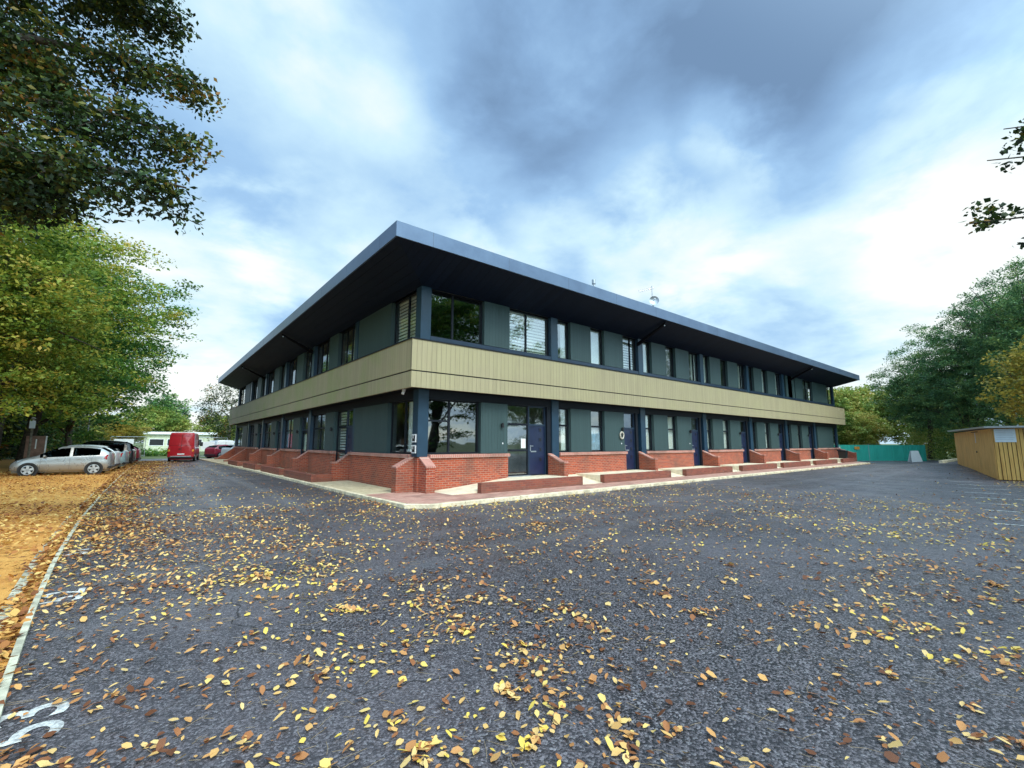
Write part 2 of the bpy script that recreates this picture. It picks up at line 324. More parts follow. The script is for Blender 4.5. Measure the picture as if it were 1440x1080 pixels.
# ------------------------------------------------------------------ ground
def sstep(a, b, x): t = np.clip((x-a)/(b-a), 0, 1); return t*t*(3-2*t)
def gz(x, y): return .36*sstep(20, 34, x)*sstep(-3, -9, y)
def kerbx(y):                                        # road-side edge of the left kerb
    return np.interp(y, [-20, -12, -8.34, -6.5, -3.5, .9, 8, 20, 40, 60], [-6.3, -6.62, -6.92, -7.05, -7.20, -7.30, -7.3, -7.15, -6.7, -6.3])
def sheet(name, m_, xs, ys, zf, kind='structure', label=None):
    v = [(float(x), float(y), float(zf(x, y))) for y in ys for x in xs]; n = len(xs)
    f = [(j*n+i, j*n+i+1, (j+1)*n+i+1, (j+1)*n+i) for j in range(len(ys)-1) for i in range(n-1)]
    b = MB(); b.v = v; b.f = f; b.mi = [0]*len(f); o = b.build(name, m_, recalc=False); o['kind'] = kind; return o
g = MB(); ring = [60, 150, 400, 1200, 3500]; nn = 48
for r_ in ring: g.v += [(20+r_*math.cos(2*math.pi*i/nn), 10+r_*math.sin(2*math.pi*i/nn), -.05) for i in range(nn)]
g.v.append((20, 10, -.05)); g.f += [(i, (i+1) % nn, len(g.v)-1) for i in range(nn)]
for k_ in range(len(ring)-1): g.f += [(k_*nn+i, (k_+1)*nn+i, (k_+1)*nn+(i+1) % nn, k_*nn+(i+1) % nn) for i in range(nn)]
g.mi = [0]*len(g.f); struct(g.build('ground', 'grass', recalc=False))
ys = np.concatenate([np.arange(-30, 48.1, 2)]); v = []; 
xs = [0, .5, 1]+list(np.arange(2, 66, 2.0))
rb = MB(); n_ = len(xs)
for y in ys:
    k0 = float(kerbx(y))-.05
    for x in xs: X = k0+x; rb.v.append((X, float(y), float(gz(X, y))))
rb.f = [(j*n_+i, j*n_+i+1, (j+1)*n_+i+1, (j+1)*n_+i) for j in range(len(ys)-1) for i in range(n_-1)]; rb.mi = [0]*len(rb.f)
struct(rb.build('road', 'asphalt', recalc=False))
lb = MB(); xs = [0, 1, 3, 6, 10, 15, 22]
for y in ys:
    k0 = float(kerbx(y))-.26
    for x in xs: lb.v.append((k0-x, float(y), .03+.012*x))
n_ = len(xs); lb.f = [(j*n_+i, (j+1)*n_+i, (j+1)*n_+i+1, j*n_+i+1) for j in range(len(ys)-1) for i in range(n_-1)]; lb.mi = [0]*len(lb.f)
struct(lb.build('parking_lot', 'lot', recalc=False))
def strip(name, xf, w, z0, z1, y0, y1, m_, step=1.0):
    b = MB(); yy = np.arange(y0, y1, step)
    for a in yy:
        e = a+step-.012
        b.hexa([(xf(a)-w, a, z0), (xf(a), a, z0), (xf(e), e, z0), (xf(e)-w, e, z0), (xf(a)-w, a, z1), (xf(a), a, z1), (xf(e), e, z1), (xf(e)-w, e, z1)])
    return struct(b.build(name, m_))
strip('kerb', lambda y: float(kerbx(y)), .05, -.05, .045, -20, 40, 'kerb_green')
strip('kerb', lambda y: float(kerbx(y))-.17, .09, -.05, .060, -20, 40, 'kerb_green')
sheet('verge', 'lot', [0, 1], list(range(-20, 41)), lambda x, y: .02).hide_render = False
vo = bpy.data.objects['verge']
for vv in vo.data.vertices: vv.co.x = float(kerbx(vv.co.y)) - (.05 if vv.co.x > .5 else .17)
# pavement round the building: kerb, pavers, ramps, gravel
def lkx(y): return float(np.interp(y, [-2, 4.9, 16.2, 32.6, 44], [-.98, -1.13, -1.30, -1.80, -2.2]))
kb = MB()
xs_ = list(np.arange(-.4, 41, 1.0))
for a in xs_: kb.box(a, a+.988, -2.32, -2.16, -.05, .11)
kb.hexa([(41.1, -2.1, -.05), (41.2, -2.3, -.05), (43.6, -.6, -.05), (43.3, -.5, -.05), (41.1, -2.1, .11), (41.2, -2.3, .11), (43.6, -.6, .11), (43.3, -.5, .11)])
kb.hexa([(-.4, -2.32, -.05), (-.4, -2.16, -.05), (-.85, -1.75, -.05), (-1.0, -1.85, -.05), (-.4, -2.32, .11), (-.4, -2.16, .11), (-.85, -1.75, .11), (-1.0, -1.85, .11)])
for a in np.arange(-1.8, 42, 1.0):
    e = a+.988; kb.hexa([(lkx(a), a, -.05), (lkx(a)+.15, a, -.05), (lkx(e)+.15, e, -.05), (lkx(e), e, -.05), (lkx(a), a, .10), (lkx(a)+.15, a, .10), (lkx(e)+.15, e, .10), (lkx(e), e, .10)])
struct(kb.build('kerb', 'kerb', bevel=.012))
pv = MB(); pv.v = [(-.84, -1.74, .105), (-.4, -2.16, .105), (41.1, -2.16, .105), (43.3, -.5, .105), (43.3, .6, .105), (.6, .6, .105), (.6, 1.0, .105), (-.98, 1.0, .105)]
pv.f = [(0, 1, 2, 3, 4, 5, 6, 7)]; pv.mi = [0]; struct(pv.build('pavement', 'paver', recalc=False))
gv = MB()
for a in np.arange(1.0, 42, 1.0): b_ = len(gv.v); gv.v += [(lkx(a)+.15, a, .09), (.6, a, .09), (.6, a+1, .09), (lkx(a+1)+.15, a+1, .09)]; gv.face((b_, b_+1, b_+2, b_+3))
struct(gv.build('gravel_bed', 'gravel', recalc=False))
PR = [6.96+6.27*i for i in range(6)]                # post centres along the long right side
LWR = [(2.06, 6.86), (8.14, 13.04), (14.4, 19.3), (20.55, 25.5), (26.6, 31.6), (32.8, 37.8), (39.4, 43.2)]
rp = MB()
rp.prism([(1.05, -.78, .10), (2.3, -.78, .20), (4.4, -.78, .41), (6.56, -.78, .41), (6.56, -.78, .0), (1.05, -.78, .0)], (0, 1.5, 0))
for i, (a, e) in enumerate(LWR[1:]):
    p0 = LWR[i][1]; rp.box(a, e-.3, -.78, .72, 0, .405)
    rp.hexa([(p0-.25, -.9, 0), (a, -.9, 0), (a, .72, 0), (p0-.25, .72, 0), (p0-.25, -.9, .11), (a, -.9, .11), (a, .72, .40), (p0-.25, .72, .40)])
for (a, e) in ((7.1, 9.2), (13.9, 15.7), (20.4, 22.0), (26.6, 28.6)): rp.box(-.05, .62, a, e, 0, .16)
struct(rp.build('entrance_ramp', 'concrete'))

# ------------------------------------------------------------------ building
B = empty('office_building', (0, 0, 0), 'long two storey block with sand cladding band, dark overhanging roof and red brick base', 'building')
def fb(mb, side, u0, u1, d0, d1, z0, z1):
    if side == 'R': mb.box(u0, u1, .6-d1, .6-d0, z0, z1)
    else: mb.box(.6-d1, .6-d0, u0, u1, z0, z1)
    return mb
def fp(side, u, d, z): return (u, .6-d, z) if side == 'R' else (.6-d, u, z)
XE, YE = 44.5, 40.1
# interior, slab, roof
i_ = MB(); i_.box(2.9, XE-.3, 2.9, YE-.3, .3, 7.05); i_.build('interior_wall', 'interior', B)
for z0, z1 in ((.42, 3.5), (5.05, 7.05)):
    for a in PR: i_ = MB(); i_.box(a-.05, a+.05, .85, 2.9, z0, z1); i_.build('partition_wall', 'interior', B)
    for a in (6.7, 13.5, 20.1, 26.5, 32.9): i_ = MB(); i_.box(.85, 2.9, a-.05, a+.05, z0, z1); i_.build('partition_wall', 'interior', B)
i_ = MB(); i_.box(.83, XE-.2, .83, YE-.2, .0, .41); i_.build('ground_floor', 'floorin', B)
i_ = MB(); i_.box(.12, XE+.3, .12, YE+.3, 3.54, 5.0); i_.build('floor_slab', 'under', B)
i_ = MB(); i_.box(.1, 44.9, .1, 40.4, 3.5, 3.54); i_.build('lower_soffit', 'under', B)
# cladding band: two tiers of boards on two sides, backed round the far ends
L1, L2 = 44.97, 40.5
for (z0, z1, off) in ((4.025, 5.04, 0), (3.47, 3.985, .012)):
    b = MB(); b.box(off, L1-off, off, .1, z0, z1); b.build('cladding_band', 'band_x', B)
    b = MB(); b.box(off, .1, .1, L2-off, z0, z1); b.build('cladding_band', 'band_y', B); b = MB(); b.box(L1-.1, L1-off, .1, L2, z0, z1); b.build('cladding_band', 'band_y', B)
b = MB(); b.box(-.03, L1+.03, -.03, .62, 5.04, 5.075); b.box(-.03, .62, .62, L2+.03, 5.04, 5.075); b.build('band_capping', 'frame', B)
b = MB(); b.box(.03, L1-.03, .03, .1, 3.985, 4.025); b.box(.03, .1, .1, L2-.03, 3.985, 4.025); b.build('band_joint', 'frame', B)
# roof: fascia ring, sloped soffit, deck
FO = 1.213; X0, Y0, X1, Y1 = -FO, -FO, 45.87, 40.72; ZT, ZB_ = 8.16, 7.69
b = MB(); b.box(X0, X1, Y0, Y0+.05, ZB_, ZT); b.box(X1-.05, X1, Y0+.05, Y1, ZB_, ZT); b.build('fascia', 'fascia_x', B)
b = MB(); b.box(X0, X0+.05, Y0+.05, Y1, ZB_, ZT); b.box(X0+.05, X1-.05, Y1-.05, Y1, ZB_, ZT); b.build('fascia', 'fascia_y', B)
b = MB(); o_ = [(X0+.05, Y0+.05, ZB_+.012), (X1-.05, Y0+.05, ZB_+.012), (X1-.05, Y1-.05, ZB_+.012), (X0+.05, Y1-.05, ZB_+.012)]; q_ = [(.62, .62, 7.08), (XE, .62, 7.08), (XE, YE, 7.08), (.62, YE, 7.08)]
b.v = o_+q_; b.f = [(i, 4+i, 4+(i+1) % 4, (i+1) % 4) for i in range(4)]; b.mi = [0]*4; b.build('soffit', 'soffit', B, recalc=False)
b = MB(); b.box(X0+.05, X1-.05, Y0+.05, Y1-.05, ZT-.12, ZT-.02); b.build('roof_deck', 'navy', B)
b = MB(); b.box(.87, XE-.3, .87, YE-.3, 7.05, 7.2); b.build('ceiling', 'interior', B)
# brick base with copings
def base(side, segs):
    for (a, e) in segs:
        b = MB(); c = MB(); fb(b, side, a, e, -.25, .03, 0, 1.19); fb(c, side, a-.02, e+.05, -.26, .10, 1.19, 1.31)
        b.build('brick_base_wall', 'brick', B); c.build('brick_coping', 'coping', B, bevel=.01)
segR = [(1.05, 4.41)]+[(PR[i]+.22, PR[i]+4.78) for i in range(5)]+[(PR[5]+.22, XE)]
segL = [(1.05, 6.88), (9.2, 13.15), (15.5, 19.7), (21.8, 26.15), (28.3, 32.5), (33.2, YE)]
for side, sg in (('R', segR), ('L', segL)):
    base(side, sg)
# wing walls
def wing(side, u0, u1, d_out, z_out, z_in=1.24, flat=.22, name='wing_wall'):
    def pr(mb, lift, top, ex):
        P_ = [fp(side, u0-ex, -.05, 0 if not top else z_in), fp(side, u0-ex, d_out+ex, 0 if not top else z_out), fp(side, u0-ex, d_out+ex, z_out+lift), fp(side, u0-ex, d_out-flat, z_out+lift), fp(side, u0-ex, -.05, z_in+lift)]
        if top: P_ = [fp(side, u0-ex, -.05, z_in), fp(side, u0-ex, d_out-flat, z_out), fp(side, u0-ex, d_out+ex, z_out), fp(side, u0-ex, d_out+ex, z_out+lift), fp(side, u0-ex, d_out-flat, z_out+lift), fp(side, u0-ex, -.05, z_in+lift)]
        off = Vector(fp(side, u1+ex, 0, 0))-Vector(fp(side, u0-ex, 0, 0)); mb.prism(P_, off)
    w_ = MB(); pr(w_, -.002, False, 0); o = w_.build(name, 'brick', B)
    c_ = MB(); pr(c_, .055, True, .015); c_.build('wing_coping', 'coping', o)
wing('R', .68, 1.0, .50, .90, 1.22, .0); wing('L', .86, 1.19, .60, .88, 1.22, .0)
b = MB(); b.box(.62, .98, .62, .98, 0, 1.22); b.build('corner_pier', 'brick', B)
for p in PR: wing('R', p-.40, p-.18, .90, .92)
wing('R', XE-.15, XE+.07, 1.3, .85)
for u in (6.9, 13.45, 20.05, 26.45): wing('L', u, u+.22, .74, .83)
for u in (32.8, 39.6): wing('L', u, u+.24, 1.65, .17)
# posts
def post(side, u0, u1, z0, z1, d=.03):
    b = MB(); fb(b, side, u0, u1, -.22, d, z0, z1); b.build('post', 'post', B)
for z0, z1 in ((1.24, 3.5), (5.07, 7.12)):
    b = MB(); b.box(.58, .97, .58, .97, z0, z1); b.build('post', 'post', B, bevel=.006)
    for i, p in enumerate(PR):
        if not (i == 5 and z0 > 5): post('R', p-.2, p+.2, z0 if z0 > 5 else 1.1, z1)
    post('R', XE-.28, XE+.02, z0, z1, -.01)
    for u in (13.2, 19.7, 26.2, 32.5, 39.5): post('L', u, u+.42, z0, z1)
post('L', 6.5, 6.9, 5.07, 7.12); post('L', 6.5, 6.86, 1.24, 3.5, -.05)
# head strip and sill strip
for side, ue in (('R', XE), ('L', YE)):
    b = MB(); fb(b, side, .98, ue-.3, -.2, -.02, 3.2, 3.5); b.build('head_beam', 'frame', B); b = MB(); fb(b, side, .98, ue-.3, -.2, .01, 5.075, 5.37); b.build('sill_fascia', 'navy', B)
# cladding panels
panR_l = [(3.14, 4.39)]+[(PR[i]+a, PR[i]+e) for i in range(5) for a, e in ((.96, 2.28), (3.24, 4.70))]+[(38.95, 43.0)]
panR_u = [(3.25, 4.48)]+[(PR[i]+a, PR[i]+e) for i in range(5) for a, e in ((1.02, 2.38), (3.36, 4.80))]+[(39.0, 42.7)]
panR_u[-2:] = [(PR[4]+.6, PR[4]+1.85), (34.6, 36.3), (38.6, 42.4)]
panL = [(3.03, 6.45), (9.2, 10.6), (15.5, 17.05), (21.8, 23.4), (28.3, 29.9), (33.35, 35.9)]
for side, lst, z0, z1 in (('R', panR_l, 1.325, 3.19), ('R', panR_u, 5.385, 7.10), ('L', panL, 1.325, 3.19), ('L', panL, 5.385, 7.10)):
    for (a, e) in lst:
        b = MB(); fb(b, side, a, e, -.215, .015, z0, z1); b.build('cladding_panel', 'panel_x' if side == 'R' else 'panel_y', B)
rnd = random.Random(5)
def blind(side, u0, u1, z0, z1, slat=.13, m_='curtain', d=-.30, parent=None):
    b = MB(); z_ = z1
    while z_ > z0+.05: fb(b, side, u0, u1, d-.012, d, z_-slat*.62, z_); z_ -= slat
    return b.build('blind', m_, parent)
def window(side, u0, u1, z0, z1, vs=(), hs=(), fill=None, fz=1.0, dark=False):
    t = .045; f = MB(); d0, d1 = -.21, -.14
    fb(f, side, u0, u0+t, d0, d1, z0, z1); fb(f, side, u1-t, u1, d0, d1, z0, z1); fb(f, side, u0+t, u1-t, d0, d1, z0, z0+t); fb(f, side, u0+t, u1-t, d0, d1, z1-t, z1)
    for v_ in vs: fb(f, side, u0+(u1-u0)*v_-.035, u0+(u1-u0)*v_+.035, d0, d1+.003, z0+t, z1-t)
    for h in hs: fb(f, side, u0+t, u1-t, d0, d1+.001, h-.04, h+.04)
    o = f.build('window', 'frame', B)
    g_ = MB(); fb(g_, side, u0+t, u1-t, -.180, -.172, z0+t, z1-t); g_.build('pane', 'glass_dark' if dark else 'glass', o)
    if fill == 'blind': blind(side, u0+.05, u1-.05, z0+.05, z1-.05, parent=o)
    elif fill:
        w = u1-u0; kk = MB(); top = z0+(z1-z0)*fz; n = max(4, int(w/.06)); a0 = u0+.05
        span = w-.1 if fill != 'half' else (w-.1)*.42
        if fill == 'half': a0 = u1-.05-span if side == 'R' else u0+.05
        for i in range(n):
            x0 = a0+span*i/n; x1_ = a0+span*(i+1)/n; dd = -.30+.025*math.sin(i*2.1); de = -.30+.025*math.sin((i+1)*2.1); bq = len(kk.v)
            kk.v += [fp(side, x0, dd, z0+.06), fp(side, x1_, de, z0+.06), fp(side, x1_, de, top-.05), fp(side, x0, dd, top-.05)]; kk.face((bq, bq+1, bq+2, bq+3))
        kk.build('curtain', 'bluecurtain' if fill == 'blue' else 'curtain', o, smooth=True, recalc=False)
    return o
TR = 2.46
# right side, ground floor
window('R', .97, 3.12, 1.33, 3.2, (.42,), (), None, dark=True)
b = MB(); fb(b, 'R', 1.02, 1.86, -.21, -.135, TR-.03, TR+.03); b.build('window_bar', 'frame', B)
fl = {0: ('half', 'blue'), 1: ('full', 'full'), 2: ('full', 'full'), 3: ('half', 'full'), 4: (None, 'half')}
for i in range(5):
    p = PR[i]; window('R', p+.2, p+.97, 1.33, 3.2, (), (TR,), fl[i][0]); window('R', p+2.26, p+3.25, 1.33, 3.2, (), (TR,), fl[i][1], .62 if i == 0 else 1)
window('R', PR[5]+.2, 38.97, 1.33, 3.2, (), (TR,)); window('R', 42.98, XE-.28, 1.33, 3.2, (.5,), (TR,))
# right side, first floor
window('R', .97, 3.27, 5.38, 7.1, (.42,), (), None, dark=True)
window('R', 4.46, 6.76, 5.38, 7.1, (.44,), (), 'blind')
fu = ['half', 'full', 'blind', 'half', None, 'half', 'full', None, 'half', None, 'half', 'full', None, 'half', None]
for i in range(5):
    p = PR[i]
    if i < 4:
        for j, (a, e) in enumerate(((.2, 1.03), (2.36, 3.37), (4.78, 6.07))): window('R', p+a, p+e, 5.38, 7.1, (.62,) if j == 2 else (), (), fu[i*3+j])
p = PR[4]; window('R', p+.2, p+.62, 5.38, 7.1); window('R', p+1.83, 34.62, 5.38, 7.1); window('R', 36.28, 38.62, 5.38, 7.1, (.5,)); window('R', 42.38, XE-.28, 5.38, 7.1, (.5,))
# left side
window('L', 1.0, 3.05, 1.33, 3.2, (.42,), (), 'half'); window('L', 1.0, 3.05, 5.38, 7.1, (.42,), (), 'blind')
window('L', 6.9, 9.22, 5.38, 7.1, (.33, .66), (), 'half')
fll = ['half', 'blue', None, 'half', None]
for i, (a, e) in enumerate(((10.58, 13.22), (17.03, 19.72), (23.38, 26.22), (29.88, 32.52), (35.88, 39.5))):
    window('L', a, e, 1.33, 3.2, (.5,), (TR,), fll[i]); window('L', a, e, 5.38, 7.1, (.35, .68), (), [None, 'half', None, 'half', None][i])
for i, (a, e) in enumerate(((13.6, 15.52), (20.1, 21.82), (26.6, 28.32))): window('L', a, e, 5.38, 7.1, (.5,), (), ['half', None, 'half'][i])
window('L', 32.92, 33.37, 5.38, 7.1); 
# doors
def door(side, u0, u1, z0, ztop=2.4, head=3.2, glazed=False, flip=False):
    f = MB(); t = .05; d0, d1 = -.22, -.12
    fb(f, side, u0-t, u0, d0, d1, z0, head); fb(f, side, u1, u1+t, d0, d1, z0, head); fb(f, side, u0, u1, d0, d1, ztop, ztop+.07); fb(f, side, u0, u1, d0, d1, head-t, head)
    o = f.build('door_frame', 'navy', B)
    g_ = MB(); fb(g_, side, u0, u1, -.18, -.172, ztop+.07, head-t); g_.build('transom_pane', 'glass', o)
    w = u1-u0; l = MB()
    if glazed:
        fb(l, side, u0+.004, u0+.11, -.19, -.145, z0+.02, ztop-.004); fb(l, side, u1-.11, u1-.004, -.19, -.145, z0+.02, ztop-.004)
        for a, e in ((z0+.02, z0+.25), (z0+.95, z0+1.05), (ztop-.12, ztop-.004)): fb(l, side, u0+.11, u1-.11, -.19, -.145, a, e)
        lf = l.build('door', 'frame', B); g2 = MB(); fb(g2, side, u0+.11, u1-.11, -.17, -.165, z0+.25, ztop-.12); g2.build('pane', 'glass', lf)
        c2 = MB(); fb(c2, side, u0+.13, u1-.13, -.26, -.25, z0+.4, ztop-.2); c2.build('blind', 'curtain', lf)
    else:
        fb(l, side, u0+.004, u1-.004, -.19, -.145, z0+.02, ztop-.004); lf = l.build('door', 'door', B, bevel=.004)
        cu = u0+w*(.72 if not flip else .28)
        for k_ in range(4):
            zc = z0+.62+k_*.40; q = MB(); fb(q, side, cu-.075, cu+.075, -.145, -.128, zc-.085, zc+.085); fr = q.build('light_frame', 'door', lf, bevel=.004)
            q = MB(); fb(q, side, cu-.05, cu+.05, -.128, -.125, zc-.06, zc+.06); q.build('glass_square', 'black', fr)
        q = MB(); fb(q, side, u0+.10, u0+.38, -.145, -.13, z0+.92, z0+.97); q.build('letterbox', 'steel', lf)
    q = MB(); hu = u0+.07; fb(q, side, hu-.02, hu+.02, -.145, -.13, z0+.97, z0+1.2); fb(q, side, hu-.02, hu+.13, -.13, -.10, z0+1.15, z0+1.18); q.build('handle', 'steel', lf)
door('R', 5.62, 6.47, .42)
for i in range(5): door('R', PR[i]+4.86, PR[i]+5.66, .42)
for a, e, dd in [(PR[i]+4.70, PR[i]+4.81, -.1) for i in range(5)]+[(PR[i]+5.71, PR[i]+5.87, -.02) for i in range(5)]+[(6.52, 6.76, -.02)]:
    b = MB(); fb(b, 'R', a, e, -.2, dd, .42, 3.2); b.build('door_reveal', 'frame', B)
o = window('R', 4.41, 5.57, .44, 3.2, (), (1.42, 2.44)); b = MB(); fb(b, 'R', 5.22, 5.46, -.171, -.165, 1.5, 1.88); q = b.build('notice', 'white', o)
b = MB(); fb(b, 'R', 4.42, 5.56, -.21, .06, .36, .44); b.build('threshold', 'steel', B)
door('L', 6.97, 7.80, .17); window('L', 7.88, 9.2, .17, 3.2, (), (1.3, 2.44), 'blind')
for a, e in ((14.05, 15.4), (20.6, 21.7), (26.95, 28.2)): door('L', a, e, .17, glazed=True)
for a, e in ((13.62, 13.98), (20.14, 20.54), (26.63, 26.89)): b = MB(); fb(b, 'L', a, e, -.2, -.03, .1, 3.2); b.build('door_reveal', 'frame', B)
# wall lamps, meter boxes, camera, soffit brackets
def lamp(side, u, z_):
    b = MB(); c = Vector(fp(side, u, .09, z_)); b.tube(c-Vector((0, 0, .09)), c+Vector((0, 0, .09)), .05, n=12); q0 = MB()
    o = b.build('wall_lamp', 'black', B); fb(q0, side, u-.03, u+.03, .015, .06, z_-.05, z_+.05); q0.build('lamp_bracket', 'black', o)
for u in [4.1]+[PR[i]+4.5 for i in range(5)]: lamp('R', u, 2.37)
for u in (9.4, 15.7, 21.95, 28.45): lamp('L', u, 2.35)
for u in [4.15]+[PR[i]+4.45 for i in range(2)]:
    b = MB(); fb(b, 'R', u-.02, u+.02, .015, .03, 1.66, 1.72); b.build('bell_push', 'white', B)
for z_ in (1.72, 1.36):
    o = MB(); fb(o, 'L', .66, .93, .02, .05, z_, z_+.27); o = o.build('sign_plate', 'white', B); q = MB(); fb(q, 'L', .70, .89, .05, .054, z_+.04, z_+.23); q.build('sign_face', 'black', o)
    q = MB(); fb(q, 'L', .80, .84, .054, .057, z_+.13, z_+.23); q.build('sign_mark', 'white', o)
b = MB(); b.tube((.22, .95, 3.5), (.22, .95, 3.44), .06, n=14); b.tube((.22, .95, 3.44), (.17, .93, 3.32), .055, .05, n=14); b.build('dome_camera', 'white', B, smooth=True)
b = MB()
def rodz(d): return 7.08+(ZB_-7.08)*d/1.8
for side, u in (('L', 13.55), ('L', 26.9), ('R', 13.0), ('R', 33.5)):
    P_ = [fp(side, u-.07, .02, 6.86), fp(side, u-.07, 1.7, rodz(1.7)-.03), fp(side, u-.07, 1.7, rodz(1.7)-.12), fp(side, u-.07, .02, 6.70)]
    off = Vector(fp(side, u+.07, 0, 0))-Vector(fp(side, u-.07, 0, 0)); q = MB(); q.prism(P_, off); q.build('eaves_bracket', 'under', B)
    q = MB(); c = Vector(fp(side, u, 1.62, rodz(1.62)-.14)); q.tube(c, c+Vector((0, 0, -.05)), .03, n=10); q.build('eaves_lamp', 'steel', B)
# low brick walls beside the ramps
words = ['nearest the roof corner, before the glazed entrance', 'before the second door, below the wreath', 'before the third navy door', 'before the fourth navy door', 'before the fifth navy door', 'before the sixth navy door', 'at the far right end, before the wide green panel']
for (a, e), w_ in zip(LWR, words):
    b = MB(); b.box(a, e, -1.0, -.78, .1, .43); o = b.build('low_wall', 'brick_low', bevel=.008); tag(o, 'low brick wall on the long right side, '+w_, 'wall', 'low brick walls along the ramps')
for (a, e, w_) in ((6.75, 11.2, 'nearest the building corner'), (12.1, 16.4, 'second from the corner'), (17.8, 21.4, 'third from the corner'), (23.4, 27.0, 'farthest from the corner')):
    xo = lkx(a)+.17; b = MB(); b.hexa([(xo, a, .05), (xo+.22, a, .05), (lkx(e)+.39, e, .05), (lkx(e)+.17, e, .05), (xo, a, .40), (xo+.22, a, .40), (lkx(e)+.39, e, .40), (lkx(e)+.17, e, .40)])
    b.box(xo+.22, -.14, a, a+.22, .05, .40)
    tag(b.build('low_wall', 'brick_low', bevel=.008), 'low L-shaped brick wall on the left side, '+w_, 'wall', 'low brick walls along the ramps')
# roof furniture
t = empty('satellite_dish', (15.28, 1.0, 8.14), 'grey satellite dish on a short mast at the roof edge', 'satellite dish')
b = MB(); b.tube((0, 0, 0), (0, 0, 1.55), .025); b.build('mast', 'steel', t)
b = MB(); seg, rg = 20, 5; nrm = Vector((-.72, -.68, .12)).normalized(); a_ = nrm.orthogonal().normalized(); c_ = nrm.cross(a_); cc = Vector((0, 0, 1.50))+nrm*.12
for j in range(rg+1):
    r_ = .27*j/rg
    for i in range(seg): th = 2*math.pi*i/seg; b.v.append(tuple(cc+(a_*math.cos(th)+c_*math.sin(th))*r_+nrm*(.09*(j/rg)**2)))
for j in range(rg):
    for i in range(seg): b.face((j*seg+i, j*seg+(i+1) % seg, (j+1)*seg+(i+1) % seg, (j+1)*seg+i))
dd = b.build('dish', 'steel', t, smooth=True, recalc=False)
b = MB(); b.path([cc-c_*.25+nrm*.07, cc+nrm*.28-c_*.08, cc+nrm*.32], [.012, .012, .012], 6); b.tube(cc+nrm*.28, cc+nrm*.35, .035, n=8); b.build('receiver_arm', 'steel', t)
t = empty('tv_aerial', (15.33, 1.1, 8.14), 'thin television aerial on a pole rising behind the satellite dish', 'aerial')
b = MB(); b.tube((0, 0, 0), (0, 0, 2.5), .022); b.build('pole', 'steel', t)
b = MB(); b.tube((.1, -.05, 2.38), (-.75, .35, 2.08), .016)
for i in range(7): c = Vector((.0, 0, 2.35)).lerp(Vector((-.72, .33, 2.10)), i/6); b.tube(c+Vector((-.06, -.12, -.1)), c+Vector((.06, .12, .1)), .009, n=5)
b.build('aerial_boom', 'steel', t)
for (x, y, h, l) in ((8.96, .0, 1.0, 'short roof vent pipe left of the satellite dish'), (24.7, .6, .9, 'small roof vent pipe near the far right end'), (4.9, .3, .3, 'tiny vent stub at the roof edge above the blind window')):
    b = MB(); b.tube((x, y, 8.14), (x, y, 8.14+h*.8), .05, n=10); b.tube((x, y, 8.14+h*.8), (x, y, 8.14+h), .09, n=10); tag(b.build('vent_pipe', 'steel', bevel=0), l, 'vent pipe', 'roof vent pipes')
# wreath and bin
b = MB(); pts = [Vector((11.40, .55, 2.08))+Vector((math.cos(t_)*.13, -.02, math.sin(t_)*.16)) for t_ in np.linspace(0, 2*math.pi, 17)]; b.path(pts, [.035]*17, 7); tag(b.build('wreath', 'wreath', smooth=True), 'pale round wreath hung on the green panel beside the second door', 'wreath')
t = empty('wheelie_bin', (41.9, -.35, .1), 'black wheeled bin by the wing wall at the far right end', 'bin')
b = MB(); b.hexa([(-.24, -.24, .06), (.24, -.24, .06), (.24, .24, .06), (-.24, .24, .06), (-.29, -.3, .95), (.29, -.3, .95), (.29, .3, .95), (-.29, .3, .95)]); b.build('body', 'black', t, bevel=.02)
b = MB(); b.hexa([(-.31, -.33, .955), (.31, -.33, .955), (.31, .35, .955), (-.31, .35, .955), (-.28, -.3, 1.0), (.28, -.3, 1.0), (.28, .33, 1.06), (-.28, .33, 1.06)]); b.build('lid', 'black', t)
for s in (-1, 1): b = MB(); b.tube((s*.25, .28, .1), (s*.31, .28, .1), .1, n=14); b.build('wheel', 'tyre', t)

# ------------------------------------------------------------------ road markings (bay numbers, lines)
def text(s, x, y, size, name='road_marking'):
    cu = bpy.data.curves.new(name, 'FONT'); cu.body = s; cu.size = size; cu.extrude = .0; cu.align_x = 'CENTER'; cu.offset = .006; cu.space_character = 1.05
    o = bpy.data.objects.new('tmp', cu); COL.objects.link(o); dg = bpy.context.evaluated_depsgraph_get(); me = bpy.data.meshes.new_from_object(o.evaluated_get(dg)); bpy.data.objects.remove(o)
    ob = bpy.data.objects.new(name, me); COL.objects.link(ob); me.materials.clear(); me.materials.append(M['paintline']); ob.location = (x, y, .004); ob.rotation_euler = (0, 0, R(90)); ob['kind'] = 'structure'; ob['label'] = 'white painted bay number '+s+' beside the left kerb'
    return ob
text('53', -6.60, -8.72, .50); text('52', -6.76, -5.66, .50); text('51', -6.92, -2.95, .50)
b = MB()
for i, (x, y, l) in enumerate([(22.0, -9.3, 2.2), (20.3, -9.8, 2.0), (18.3, -10.1, 1.8), (16.2, -10.5, 1.8), (14.3, -10.8, 1.7), (12.4, -11.1, 1.5), (10.6, -11.4, 1.3), (8.9, -11.6, 1.1), (7.9, -11.75, .9)]):
    z_ = float(gz(x, y))+.006; b_ = len(b.v); l *= .55+.3*((i*37) % 5)/5; dx, dy = .18*l, -.98*l; b.v += [(x, y, z_), (x+.09, y+.02, z_), (x+.09+dx, y+.02+dy, z_+.004), (x+dx, y+dy, z_+.004)]; b.face((b_, b_+1, b_+2, b_+3))
o = b.build('road_marking', 'paintline', recalc=False); o['kind'] = 'structure'; o['label'] = 'worn white bay lines near the timber bin store'
